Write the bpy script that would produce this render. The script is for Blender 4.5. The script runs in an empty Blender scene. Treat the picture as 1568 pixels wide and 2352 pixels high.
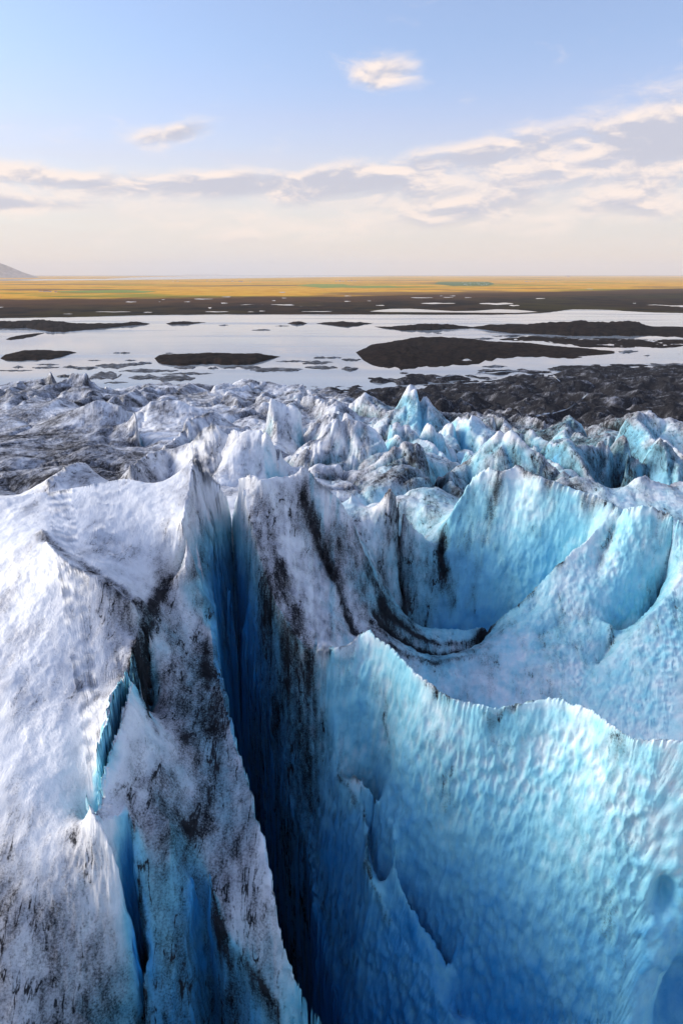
import bpy, math, random
import numpy as np
from mathutils import Vector

random.seed(7)
R = math.radians
scene = bpy.context.scene
coll = scene.collection

# ------------------------------------------------------------------ camera, sky, sun, exposure
CAM_Z = 130.0                 # metres above the lagoon
PITCH = 19.24                 # degrees below the horizon
cam = bpy.data.cameras.new("camera")
cam.sensor_fit = 'VERTICAL'
cam.sensor_height = 36.0
cam.lens = 24.0
cam.clip_start = 0.1
cam.clip_end = 400000.0
cam_ob = bpy.data.objects.new("camera", cam)
coll.objects.link(cam_ob)
cam_ob.location = (0, 0, CAM_Z)
cam_ob.rotation_euler = (R(90 - PITCH), 0, 0)
scene.camera = cam_ob

SUN_EL, SUN_AZ = 22.0, -78.0  # azimuth from +Y, clockwise positive (to the right)
sun_dir = Vector((math.sin(R(SUN_AZ)) * math.cos(R(SUN_EL)), math.cos(R(SUN_AZ)) * math.cos(R(SUN_EL)), math.sin(R(SUN_EL))))
sun = bpy.data.lights.new("sun", 'SUN')
sun.energy = 1.4
sun.angle = R(28)
sun.color = (1.0, 0.90, 0.76)
sun_ob = bpy.data.objects.new("sun", sun)
coll.objects.link(sun_ob)
sun_ob.rotation_euler = (-sun_dir).to_track_quat('-Z', 'Y').to_euler()

vs = scene.view_settings
vs.view_transform = 'Standard'
vs.look = 'None'
vs.exposure = 1.45
vs.gamma = 1.0
vs.use_curve_mapping = False
scene.cycles.use_denoising = True
scene.cycles.max_bounces = 8
scene.cycles.diffuse_bounces = 3
scene.cycles.glossy_bounces = 3
scene.cycles.volume_bounces = 1
scene.cycles.sample_clamp_indirect = 6.0


# ------------------------------------------------------------------ node helper
class NT:
    def __init__(self, tree):
        self.t = tree
        tree.nodes.clear()

    def n(self, typ, **kw):
        nd = self.t.nodes.new(typ)
        for k, v in kw.items():
            setattr(nd, k, v)
        return nd

    def link(self, a, b):
        self.t.links.new(a, b)

    def put(self, sock, v):
        if isinstance(v, bpy.types.NodeSocket):
            self.link(v, sock)
        elif v is not None:
            sock.default_value = v

    def math(self, op, a, b=None, c=None, clamp=False):
        nd = self.n('ShaderNodeMath', operation=op, use_clamp=clamp)
        self.put(nd.inputs[0], a)
        if b is not None:
            self.put(nd.inputs[1], b)
        if c is not None:
            self.put(nd.inputs[2], c)
        return nd.outputs[0]

    def vmath(self, op, a, b=None):
        nd = self.n('ShaderNodeVectorMath', operation=op)
        self.put(nd.inputs[0], a)
        if b is not None:
            self.put(nd.inputs[1], b)
        return nd.outputs[0]

    def mix(self, f, a, b):
        nd = self.n('ShaderNodeMix', data_type='RGBA')
        self.put(nd.inputs[0], f)
        self.put(nd.inputs[6], a if isinstance(a, bpy.types.NodeSocket) else (*a, 1))
        self.put(nd.inputs[7], b if isinstance(b, bpy.types.NodeSocket) else (*b, 1))
        return nd.outputs[2]

    def noise(self, vec, scale, detail=4, rough=0.55, lac=2.0, dist=0.0):
        nd = self.n('ShaderNodeTexNoise')
        self.put(nd.inputs['Vector'], vec)
        nd.inputs['Scale'].default_value = scale
        nd.inputs['Detail'].default_value = detail
        nd.inputs['Roughness'].default_value = rough
        nd.inputs['Lacunarity'].default_value = lac
        nd.inputs['Distortion'].default_value = dist
        return nd.outputs['Fac']

    def ramp(self, f, lo, hi, smooth=True):
        nd = self.n('ShaderNodeMapRange', interpolation_type='SMOOTHSTEP' if smooth else 'LINEAR')
        nd.clamp = True
        self.put(nd.inputs[0], f)
        self.put(nd.inputs[1], lo)
        self.put(nd.inputs[2], hi)
        nd.inputs[3].default_value = 0
        nd.inputs[4].default_value = 1
        return nd.outputs[0]

    def sep(self, v):
        nd = self.n('ShaderNodeSeparateXYZ')
        self.put(nd.inputs[0], v)
        return nd.outputs

    def comb(self, x, y, z):
        nd = self.n('ShaderNodeCombineXYZ')
        self.put(nd.inputs[0], x)
        self.put(nd.inputs[1], y)
        self.put(nd.inputs[2], z)
        return nd.outputs[0]

    def attr(self, name):
        return self.n('ShaderNodeAttribute', attribute_name=name).outputs['Fac']


# ------------------------------------------------------------------ world: sky with thin evening clouds
world = bpy.data.worlds.new("World")
scene.world = world
world.use_nodes = True
w = NT(world.node_tree)
out = w.n('ShaderNodeOutputWorld')
bg = w.n('ShaderNodeBackground')
bg.inputs['Strength'].default_value = 0.085
sky = w.n('ShaderNodeTexSky', sky_type='NISHITA')
sky.sun_disc = False
sky.sun_elevation = R(SUN_EL)
sky.sun_rotation = R(SUN_AZ)
sky.altitude = 100
sky.air_density = 1.0
sky.dust_density = 1.2
sky.ozone_density = 3.5
gen = w.n('ShaderNodeTexCoord').outputs['Generated']
dx, dy, dz = w.sep(gen)
az = w.math('ARCTAN2', dx, dy)                       # radians, 0 ahead, + to the right
el = w.math('ARCSINE', dz)


def blob(a_deg, e_deg, ra, re, tilt=0.0, pw=1.0):
    """soft elliptical coverage of one cloud, in azimuth and elevation"""
    da = w.math('SUBTRACT', az, R(a_deg))
    de = w.math('SUBTRACT', el, R(e_deg))
    de = w.math('SUBTRACT', de, w.math('MULTIPLY', da, tilt))
    a2 = w.math('POWER', w.math('ABSOLUTE', w.math('DIVIDE', da, R(ra))), 2.0)
    e2 = w.math('POWER', w.math('ABSOLUTE', w.math('DIVIDE', de, R(re))), 2.0)
    return w.math('MULTIPLY', w.math('EXPONENT', w.math('MULTIPLY', w.math('ADD', a2, e2), -1.0)), pw)


def cloud_density(off):
    """wispy cloud noise, flattened the way a cloud deck seen at a low angle is"""
    e2 = w.math('ADD', el, off)
    v = w.comb(w.math('MULTIPLY', az, 7.0), w.math('MULTIPLY', e2, 19.0), 3.7)
    warp = w.noise(v, 1.6, 3, 0.5)
    v2 = w.vmath('ADD', v, w.comb(w.math('MULTIPLY', warp, 0.9), w.math('MULTIPLY', warp, 0.5), 0.0))
    return w.noise(v2, 1.35, 8, 0.60)


cov = w.math('ADD', blob(26, 9.2, 12, 3.0, 0.12, 0.58), blob(8, 8.0, 10, 1.2, 0.10, 0.31))
cov = w.math('ADD', cov, blob(-27, 7.2, 10, 1.1, -0.12, 0.46))
cov = w.math('ADD', cov, blob(-6, 6.3, 12, 1.1, 0.02, 0.44))
cov = w.math('ADD', cov, blob(-28, 4.6, 10, 0.6, 0.0, 0.40))
cov = w.math('ADD', cov, blob(8, 4.4, 26, 1.9, 0.02, 0.30))
cov = w.math('ADD', cov, blob(2.8, 13.6, 3.3, 1.15, 0.02, 0.44))
cov = w.math('ADD', cov, blob(-11.9, 9.5, 3.4, 0.8, 0.14, 0.42))
cov = w.math('ADD', cov, blob(-25.5, 11.6, 1.1, 0.3, -0.1, 0.30))
cov = w.math('ADD', cov, blob(-27, 12.5, 1.0, 0.25, 0.0, 0.28))
cov = w.math('ADD', cov, blob(-27.5, 17.0, 1.0, 0.5, 0.0, 0.26))
# the same low deck goes on all round the horizon outside the picture
side = w.ramp(w.math('ABSOLUTE', az), R(32), R(60))
cov = w.math('ADD', cov, w.math('MULTIPLY', side, w.math('MULTIPLY', w.math('EXPONENT', w.math('MULTIPLY', w.math('POWER', w.math('DIVIDE', w.math('SUBTRACT', el, R(7)), R(4)), 2.0), -1.0)), 0.22)))
d0 = cloud_density(0.0)
d1 = cloud_density(R(0.5))
body = w.math('ADD', d0, cov)
mask = w.math('MULTIPLY', w.ramp(body, 0.58, 0.97), 0.94)
# sunlit upper edges, grey undersides where there is more cloud above
shade = w.ramp(w.math('ADD', w.math('SUBTRACT', d1, d0), w.math('MULTIPLY', w.math('SUBTRACT', body, 0.78), 0.45)), -0.04, 0.12)
cloud_col = w.mix(shade, (4.7, 4.0, 3.6), (2.55, 2.6, 3.05))
# high thin veil, thickest towards the horizon, all the way round
veil_n = w.noise(w.comb(w.math('MULTIPLY', az, 3.0), w.math('MULTIPLY', el, 30.0), 9.0), 1.0, 6, 0.6)
veil = w.math('ADD', 0.18, w.math('MULTIPLY', w.ramp(el, R(16), R(2.5)), w.math('ADD', 0.40, w.math('MULTIPLY', veil_n, 0.55))), clamp=True)
sky_v = w.mix(veil, sky.outputs['Color'], w.mix(w.ramp(el, R(14), R(3)), (2.9, 2.55, 3.7), (3.75, 3.4, 3.2)))
skyc = w.mix(mask, sky_v, cloud_col)
w.link(skyc, bg.inputs['Color'])
w.link(bg.outputs[0], out.inputs['Surface'])

# ------------------------------------------------------------------ numpy noise
_rng = np.random.default_rng(11)
_perm = _rng.permutation(256).astype(np.int32)
_perm = np.concatenate([_perm, _perm, _perm])
_g3 = _rng.normal(size=(256, 3)).astype(np.float32)
_g3 /= np.linalg.norm(_g3, axis=1, keepdims=True)
_f3 = _rng.random((256, 3)).astype(np.float32)


def perlin(x, y, z):
    xi = np.floor(x); yi = np.floor(y); zi = np.floor(z)
    xf = (x - xi).astype(np.float32); yf = (y - yi).astype(np.float32); zf = (z - zi).astype(np.float32)
    xi = xi.astype(np.int32) & 255; yi = yi.astype(np.int32) & 255; zi = zi.astype(np.int32) & 255
    u = xf * xf * (3 - 2 * xf); v = yf * yf * (3 - 2 * yf); t = zf * zf * (3 - 2 * zf)
    res = 0
    for i in (0, 1):
        wu = u if i else 1 - u
        pi = _perm[xi + i]
        for j in (0, 1):
            wv = v if j else 1 - v
            pj = _perm[pi + yi + j]
            for k in (0, 1):
                wt = t if k else 1 - t
                g = _g3[_perm[pj + zi + k] & 255]
                res = res + wu * wv * wt * (g[..., 0] * (xf - i) + g[..., 1] * (yf - j) + g[..., 2] * (zf - k))
    return res * 1.5


def fbm(x, y, z, octv=4, gain=0.5):
    a, f, s, n = 1.0, 1.0, 0, 0
    for o in range(octv):
        s = s + a * perlin(x * f + 13.1 * o, y * f + 7.7 * o, z * f + 3.3 * o)
        n += a
        a *= gain
        f *= 2.03
    return s / n


def ridged(x, y, z, octv=3, gain=0.5):
    a, f, s, n = 1.0, 1.0, 0, 0
    for o in range(octv):
        s = s + a * (1 - np.abs(perlin(x * f + 5.1 * o, y * f + 9.7 * o, z * f + 1.3 * o)) * 2)
        n += a
        a *= gain
        f *= 2.1
    return s / n


def worley(x, y, z):
    """distance to the nearest and second feature point"""
    xi = np.floor(x).astype(np.int32); yi = np.floor(y).astype(np.int32); zi = np.floor(z).astype(np.int32)
    f1 = np.full(x.shape, 9.0, np.float32)
    f2 = np.full(x.shape, 9.0, np.float32)
    for i in (-1, 0, 1):
        for j in (-1, 0, 1):
            for k in (-1, 0, 1):
                cx = xi + i; cy = yi + j; cz = zi + k
                h = _perm[_perm[_perm[cx & 255] + (cy & 255)] + (cz & 255)] & 255
                p = _f3[h]
                d = (cx + p[..., 0] - x) ** 2 + (cy + p[..., 1] - y) ** 2 + (cz + p[..., 2] - z) ** 2
                d = d.astype(np.float32)
                f2 = np.minimum(f2, np.maximum(f1, d))
                f1 = np.minimum(f1, d)
    return np.sqrt(f1), np.sqrt(f2)


def cells(x, y, seed):
    """2-D cells: nearest distances, offset from the cell's centre, two random numbers of the cell"""
    xi = np.floor(x).astype(np.int32); yi = np.floor(y).astype(np.int32)
    f1 = np.full(x.shape, 9.0); f2 = np.full(x.shape, 9.0)
    ox = np.zeros(x.shape); oy = np.zeros(x.shape); hid = np.zeros(x.shape, np.int32)
    for i in (-1, 0, 1):
        for j in (-1, 0, 1):
            cx = xi + i; cy = yi + j
            h = _perm[_perm[(cx + seed) & 255] + (cy & 255)] & 255
            ax = cx + _f3[h, 0] - x; ay = cy + _f3[h, 1] - y
            d = ax * ax + ay * ay
            nearer = d < f1
            f2 = np.where(nearer, f1, np.minimum(f2, d))
            f1 = np.where(nearer, d, f1)
            ox = np.where(nearer, -ax, ox); oy = np.where(nearer, -ay, oy); hid = np.where(nearer, h, hid)
    return np.sqrt(f1), np.sqrt(f2), ox, oy, _f3[_perm[hid] & 255]


def smooth(a, b, x):
    t = np.clip((x - a) / (b - a), 0, 1)
    return t * t * (3 - 2 * t)


# ------------------------------------------------------------------ survey helper: sight line (1568 x 2352 survey sheet) to the ground
SP, CP = math.sin(R(PITCH)), math.cos(R(PITCH))
FPX = 1568.0


def sight(px, py):
    xc = (np.asarray(px, float) - 784) / FPX
    yc = (1176 - np.asarray(py, float)) / FPX
    return xc, CP + yc * SP, -SP + yc * CP


def at_drop(px, py, drop):
    x, y, z = sight(px, py)
    t = np.asarray(drop, float) / -z
    return x * t, y * t


def at_dist(px, py, Y):
    """-> X, drop below the camera at forward distance Y"""
    x, y, z = sight(px, py)
    t = np.asarray(Y, float) / y
    return x * t, -z * t


def obj(name, me, mat=None, parent=None, **props):
    o = bpy.data.objects.new(name, me)
    coll.objects.link(o)
    if mat:
        me.materials.append(mat) if not me.materials else None
    if parent:
        o.parent = parent
    for k, v in props.items():
        o[k] = v
    return o


def grid_mesh(name, V, nr, nc, smooth_shade=True):
    me = bpy.data.meshes.new(name)
    V = np.ascontiguousarray(V, np.float32)
    i = np.arange(nr * nc, dtype=np.int32).reshape(nr, nc)
    q = np.stack([i[:-1, :-1], i[:-1, 1:], i[1:, 1:], i[1:, :-1]], -1).reshape(-1, 4)
    me.vertices.add(len(V))
    me.vertices.foreach_set('co', V.ravel())
    me.loops.add(q.size)
    me.loops.foreach_set('vertex_index', q.ravel())
    me.polygons.add(len(q))
    me.polygons.foreach_set('loop_start', np.arange(0, q.size, 4, dtype=np.int32))
    me.polygons.foreach_set('loop_total', np.full(len(q), 4, np.int32))
    me.polygons.foreach_set('use_smooth', np.full(len(q), smooth_shade))
    me.update(calc_edges=True)
    return me


def set_attr(me, name, arr):
    a = me.attributes.new(name, 'FLOAT', 'POINT')
    a.data.foreach_set('value', np.ascontiguousarray(arr, np.float32).ravel())


def material(name, rough=0.8, spec=0.3):
    m = bpy.data.materials.new(name)
    m.use_nodes = True
    t = NT(m.node_tree)
    o = t.n('ShaderNodeOutputMaterial')
    b = t.n('ShaderNodeBsdfPrincipled')
    t.link(b.outputs[0], o.inputs['Surface'])
    b.inputs['Roughness'].default_value = rough
    b.inputs['Specular IOR Level'].default_value = spec
    return m, t, b


# ================================================================== GLACIER
# The ice surface is a soap film stretched between surveyed crest lines, crevasse
# floors and rims, on a grid in (u = X/Y, l = ln Y), then given fractures, flutes and scallops.
U0, U1, L0, L1, ST = -1.0, 1.0, math.log(9.0), math.log(1250.0), 0.004
NU = int((U1 - U0) / ST) + 1
NL = int((L1 - L0) / ST) + 1
hard = []   # (u, l, D)
soft = []   # (u, l, D, weight)


def dens(pu, pl, pd, arr):
    pu, pl, pd = map(np.asarray, (pu, pl, pd))
    for k in range(len(pu) - 1):
        n = int(max(abs(pu[k + 1] - pu[k]), abs(pl[k + 1] - pl[k])) / (ST * 0.5)) + 2
        t = np.linspace(0, 1, n)
        arr.append(np.stack([pu[k] + (pu[k + 1] - pu[k]) * t, pl[k] + (pl[k + 1] - pl[k]) * t, pd[k] + (pd[k + 1] - pd[k]) * t], 1))


def resample(p, jag):
    """a broken, jagged version of a surveyed line"""
    p = np.asarray(p, float)
    outp = []
    for a, b in zip(p[:-1], p[1:]):
        n = max(1, int(np.hypot(*(b - a)[:2]) / 7))
        for k in range(n):
            outp.append(a + (b - a) * k / n)
    outp.append(p[-1])
    outp = np.array(outp)
    n = len(outp)
    for step, am in ((6, 1.0), (2, 0.45)):
        m = n // step + 3
        for c in (0, 1):
            r = np.array([random.uniform(-jag, jag) for _ in range(m)]) * am
            outp[:, c] += np.interp(np.arange(n) / step, np.arange(m), r)
    return outp


def line(pts, jag=2.0):
    """crest or rim: survey x, survey y, drop"""
    p = resample(pts, jag)
    X, Y = at_drop(p[:, 0], p[:, 1], p[:, 2])
    dens(X / Y, np.log(Y), p[:, 2], hard)


def plan(pts):
    """line given on the map: u, Y, drop"""
    p = np.asarray(pts, float)
    dens(p[:, 0], np.log(p[:, 1]), p[:, 2], hard)


def crest(pts, Y, Yend=None, behind=4.0, far=1.10, jag=2.5):
    """mid-distance ice crest: survey x, y at forward distance Y, a trough behind it"""
    p = resample(np.asarray(pts, float), jag)
    n = len(p)
    YY = np.linspace(Y, Yend if Yend else Y, n)
    YY = YY * (1 + 0.012 * np.array([random.uniform(-1, 1) for _ in range(n)]))
    X, D = at_dist(p[:, 0], p[:, 1], YY)
    dens(X / YY, np.log(YY), D, hard)
    u = X / YY
    Yb = YY * far
    Db = np.maximum(base(u, np.log(Yb)) + behind, D + 1.5)
    dens(u, np.log(Yb), Db, hard)


def pad(px, py, D, w=0.03, r=0.035):
    X, Y = at_drop(px, py, D)
    soft.append((X / Y, math.log(Y), D, w, r))


_LB = np.array([(9, 34), (18, 28), (30, 23), (45, 22), (70, 25), (130, 32.5), (200, 40.5), (400, 63), (560, 88), (700, 118), (760, 132), (900, 140), (1300, 150)], float)
_RB = np.array([(9, 44), (25, 40), (45, 32), (70, 25), (150, 36), (250, 53), (330, 76), (450, 101), (700, 119), (1050, 129.2), (1075, 133), (1400, 140)], float)


def base(u, l):
    Y = np.exp(l)
    a = np.interp(Y, _LB[:, 0], _LB[:, 1])
    ysh = np.interp(u, [0.0, 0.04, 0.10, 0.26, 0.5, 0.8], [840, 865, 923, 990, 1092, 1130])
    Y2 = np.where(Y > 450, 450 + (Y - 450) * (1056 - 450) / (ysh - 450), Y)
    b = np.interp(Y2, _RB[:, 0], _RB[:, 1])
    s = smooth(-0.02, 0.13, u)
    return a + (b - a) * s


# --- left snow dome and its crest
line([(-260, 1150, 18.5), (-120, 1150, 17.8), (0, 1146, 17.2), (91, 1133, 17.0), (168, 1120, 17.0), (252, 1102, 16.8), (296, 1098, 16.7), (340, 1112, 17.0), (383, 1104, 16.7), (415, 1083, 16.1), (450, 1051, 15.3), (475, 1075, 16.2), (505, 1110, 17.6), (535, 1152, 19.8)], 2)
plan([(-.75, 56, 25), (-.6, 60, 25), (-.4, 65, 24.5), (-.27, 68, 24.5), (-.2, 70, 25.5), (-.15, 70, 26)])
line([(450, 1051, 15.3), (432, 1130, 16.9), (420, 1200, 18.0), (432, 1255, 19.2), (425, 1300, 20.3), (400, 1323, 21.0)], 2)
for a in [(100, 1400, 18.2), (250, 1400, 19), (300, 1250, 18.2), (150, 1250, 17.4), (20, 1250, 17.3), (0, 1450, 18.4), (150, 1600, 19.9), (0, 1600, 19.5),
          (-200, 1300, 18.4), (-200, 1600, 20.5), (-200, 2000, 25), (-400, 1800, 24), (330, 1180, 17.4), (200, 1170, 17.0), (100, 1800, 21.6), (0, 1780, 21.2), (120, 1500, 18.9)]:
    pad(*a)
# dome's lower, fluted face
for a in [(0, 2000, 24.6), (100, 2000, 24.9), (190, 1990, 25.0), (0, 2160, 27.3), (110, 2160, 27.8), (220, 2150, 28.6), (60, 2260, 29.2), (200, 2260, 30.6)]:
    pad(*a)
line([(-400, 2400, 31.5), (0, 2400, 31.4), (100, 2400, 32.2), (250, 2400, 34), (315, 2400, 35)], 4)
line([(205, 1855, 23.3), (235, 1900, 24.0), (262, 1960, 25.2), (280, 2060, 28.0), (310, 2120, 29.6), (322, 2200, 31.0), (318, 2352, 34.2)], 2)
# the groove across the dome
line([(96, 1218, 17.5), (130, 1255, 18.0), (165, 1278, 18.4), (210, 1300, 18.8), (262, 1325, 19.3), (300, 1352, 19.7), (335, 1385, 20.6)], 2)
line([(105, 1240, 17.3), (160, 1300, 18.0), (215, 1325, 18.4), (265, 1352, 18.9), (300, 1380, 19.6)], 2)
# --- crevasse between the dome and the middle slab
line([(345, 1395, 20.9), (318, 1466, 21.2), (300, 1524, 21.6), (282, 1553, 21.6), (258, 1593, 21.7), (248, 1648, 22.0), (228, 1723, 22.5), (208, 1813, 23.2), (206, 1850, 23.5)], 2)
line([(475, 1258, 21.4), (430, 1308, 21.5), (400, 1325, 21.6), (375, 1345, 21.5), (352, 1385, 21.4), (328, 1463, 21.5), (312, 1503, 21.7), (303, 1548, 22.0), (290, 1608, 22.3), (275, 1658, 22.7), (250, 1728, 23.2), (225, 1808, 23.8), (216, 1866, 24.2), (250, 1880, 24.6), (285, 1872, 25.0), (302, 1885, 25.3), (312, 1990, 27.2), (328, 2090, 29.2), (334, 2160, 30.5), (330, 2240, 31.8), (326, 2352, 34.2)], 2)
plan([(-.312, 40.8, 23), (-.330, 37.8, 27), (-.3505, 35.0, 33), (-.379, 32.4, 42), (-.406, 29.7, 44), (-.443, 27.1, 38), (-.457, 26.0, 27)])
plan([(-.395, 26.5, 27), (-.401, 25.8, 34), (-.3935, 25.0, 37), (-.399, 24.0, 38), (-.4227, 23.0, 40)])
# --- middle slab
line([(477, 1262, 21.7), (486, 1330, 23.6), (492, 1400, 24.6), (502, 1500, 25.4), (520, 1600, 26.0), (550, 1720, 26.8), (580, 1830, 27.6), (610, 1950, 28.6), (632, 2080, 30.0), (655, 2190, 31.4), (700, 2290, 33.5), (745, 2352, 36)], 3)
pad(400, 1600, 23.6); pad(420, 1750, 25.2); pad(330, 1750, 23.6); pad(430, 1480, 23.2); pad(450, 1900, 27.2)
line([(385, 1880, 25.8), (392, 1980, 27.5), (398, 2100, 29.8), (402, 2230, 32.0), (398, 2352, 34.2)], 4)
line([(445, 2000, 28.6), (438, 2060, 29.6), (432, 2140, 31.0), (436, 2250, 33.0), (444, 2352, 35.2)], 3)
line([(470, 1990, 28.2), (488, 2058, 29.6), (500, 2110, 30.6), (528, 2170, 31.6), (562, 2215, 32.4), (600, 2265, 33.2), (640, 2325, 34.2), (662, 2352, 34.8)], 3)
plan([(-.262, 26.9, 31), (-.268, 26.2, 40), (-.2725, 25.4, 47), (-.274, 24.3, 50), (-.274, 23.5, 52), (-.274, 21.5, 54)])
# --- the main crevasse: a deep trench between the slab's edge and the foot of the right wall
FR = [(522, 1340, 25.0), (530, 1373, 26.0), (575, 1503, 29.8), (600, 1598, 32.3), (630, 1698, 34.9), (656, 1823, 37.9), (706, 1940, 39.9), (720, 2090, 43.4), (760, 2250, 47.2), (784, 2340, 48.4), (810, 2450, 50)]
line(FR, 2)


def trench(pts, off, D):
    p = np.asarray(pts, float)
    x, y = at_drop(p[:, 0], p[:, 1], p[:, 2])
    dens(x / y + off, np.log(y), np.full(len(p), D), hard)


trench(FR[1:], -0.012, 80)
trench([(492, 1400, 24.6), (502, 1500, 25.4), (520, 1600, 26.0), (550, 1720, 26.8), (580, 1830, 27.6), (610, 1950, 28.6), (632, 2080, 30.0), (655, 2190, 31.4), (700, 2290, 33.5), (745, 2352, 36)], 0.012, 80)
plan([(-.168, 61, 25), (-.172, 58, 28), (-.174, 54.5, 36), (-.172, 51, 60), (-.170, 49, 79)])
line([(505, 1110, 17.6), (497, 1160, 19.2), (493, 1210, 20.7), (490, 1262, 22.2), (497, 1305, 24.2), (508, 1345, 27)], 1)
# --- right rim of the main crevasse running into the near blue wall
line([(540, 1160, 20.5), (552, 1098, 16.6), (575, 1085, 15.9), (600, 1100, 16.3)], 2)
line([(558, 1110, 16.8), (562, 1150, 18.0), (572, 1190, 19.0), (588, 1250, 20.4), (604, 1320, 21.8), (634, 1390, 23.2), (664, 1440, 24.3), (700, 1488, 25.3), (745, 1500, 25.5), (800, 1482, 24.8), (826, 1458, 24.2), (850, 1446, 23.8), (876, 1466, 23.9), (910, 1500, 24.1), (950, 1540, 24.0), (1000, 1580, 24.0), (1040, 1602, 23.9), (1130, 1623, 23.8), (1200, 1614, 23.4), (1255, 1602, 23.0), (1300, 1609, 22.8), (1350, 1628, 22.6), (1400, 1660, 22.3), (1450, 1693, 22.0), (1568, 1700, 21.4), (1700, 1720, 21.2), (1900, 1760, 21.0)], 1.3)
# near blue wall foot, bulge and right shoulder
line([(1050, 2330, 44), (1120, 2352, 43), (1300, 2352, 40), (1440, 2352, 37.0), (1568, 2352, 37.5), (1800, 2352, 35)], 3)
pad(1450, 2060, 29.6); pad(1450, 2150, 31.4); pad(1440, 2240, 33.6); pad(1300, 2000, 31.6); pad(1150, 2050, 34.6)
# unseen near ice under the viewpoint, its lip shaped to shade the lower walls
plan([(.02, 20.5, 66), (.15, 20, 60), (.4, 18.5, 56), (.7, 17.5, 52), (1.0, 17, 48)])
plan([(-1.0, 17, 42), (-.6, 17.5, 44), (-.3, 18, 48), (-.1, 18.5, 60), (.02, 20.5, 66)])
plan([(-1.0, 13.2, 24), (-.5, 13.6, 23.5), (-.1, 13.4, 24), (.2, 13.8, 23.5), (.6, 13.4, 23.5), (1.0, 13, 24)])
# rib standing in front of the wall, crack behind it
line([(775, 1776, 33.0), (800, 1812, 33.6), (836, 1868, 34.8), (846, 1905, 35.4), (838, 1962, 35.8), (850, 2022, 36.6), (880, 2082, 38.0), (920, 2150, 39.8), (960, 2222, 41.0), (1010, 2300, 42.4), (1045, 2352, 43.2)], 3)
line([(806, 1800, 34.6), (846, 1862, 36.8), (862, 1900, 37.4), (852, 1962, 37.6), (862, 2022, 38.4), (892, 2080, 40.0), (932, 2148, 41.8), (974, 2220, 43.0), (1022, 2296, 44.2)], 1)
line([(806, 1770, 32.6), (850, 1815, 33.2), (900, 1890, 34.0), (905, 1960, 35.0), (915, 2030, 36.4), (945, 2090, 37.8), (990, 2150, 39.4), (1030, 2210, 40.8), (1075, 2290, 42.4)], 2)

# --- dirty white slab right of the main crevasse
line([(600, 1100, 16.3), (650, 1092, 16.8), (680, 1088, 16.8), (700, 1063, 16.0), (722, 1085, 16.9), (745, 1108, 17.8), (790, 1160, 20.0)], 2)
plan([(-.12, 68, 25), (-.08, 72, 25.5), (-.05, 74, 26)])
line([(722, 1090, 17.0), (738, 1120, 18.4), (741, 1140, 19.2)], 1)
pad(700, 1200, 19.8); pad(740, 1290, 22.4); pad(790, 1380, 25.0); pad(660, 1280, 21.0); pad(780, 1440, 25.8); pad(690, 1380, 23.2)
line([(790, 1160, 20.0), (820, 1230, 22.5), (850, 1310, 25.4), (880, 1400, 28.6)], 4)
line([(745, 1285, 23.6), (775, 1340, 25.2), (795, 1410, 27.0), (815, 1465, 28.0)], 3)
# --- the bowl
line([(810, 1130, 22.0), (850, 1175, 25.2), (880, 1245, 28.6), (905, 1320, 31.2), (925, 1385, 33.0)], 4)
line([(868, 1190, 25.2), (882, 1140, 21.8), (896, 1116, 20.3), (915, 1150, 22.2), (945, 1205, 25.2), (985, 1245, 27.4)], 2)
plan([(.09, 64, 35), (.12, 63.5, 36.8), (.19, 63, 38), (.25, 62.4, 37.5), (.30, 62, 35.4), (.35, 62, 31), (.385, 62, 27)])
line([(925, 1250, 29.8), (985, 1245, 27.6), (1012, 1222, 26.4), (1030, 1190, 24.4), (1070, 1120, 21.2), (1092, 1090, 20.0), (1118, 1068, 19.0), (1150, 1082, 19.3), (1168, 1078, 19.1), (1185, 1066, 18.7), (1240, 1095, 19.2), (1320, 1125, 20.0), (1400, 1152, 20.6), (1432, 1166, 20.6)], 2)
line([(1012, 1222, 26.4), (1012, 1290, 29.0), (1040, 1380, 32.5)], 3)
plan([(.13, 76, 26), (.2, 77, 27), (.26, 76, 27), (.33, 73, 27), (.40, 70, 27), (.5, 66, 27)])
# terrace lip that hides the bowl floor
line([(1410, 1165, 21.0), (1380, 1205, 22.4), (1350, 1236, 23.4), (1290, 1287, 25.2), (1240, 1335, 27.2), (1200, 1377, 28.8), (1160, 1410, 30.4), (1130, 1430, 31.4), (1090, 1445, 32.2), (1050, 1447, 32.7), (1010, 1443, 32.9), (970, 1437, 32.8), (930, 1412, 31.4), (905, 1398, 30.6)], 2)
# black meltwater groove and second lip
line([(1215, 1385, 29.8), (1165, 1427, 32.0), (1130, 1464, 33.2), (1080, 1496, 33.8), (1000, 1510, 33.4), (935, 1490, 32.0), (890, 1452, 30.2), (860, 1420, 28.8)], 2)
line([(1230, 1390, 29.0), (1180, 1440, 30.4), (1140, 1480, 31.1), (1080, 1508, 31.4), (1000, 1518, 31.2), (935, 1500, 30.2), (875, 1468, 28.6), (840, 1450, 27.2)], 2)
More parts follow.
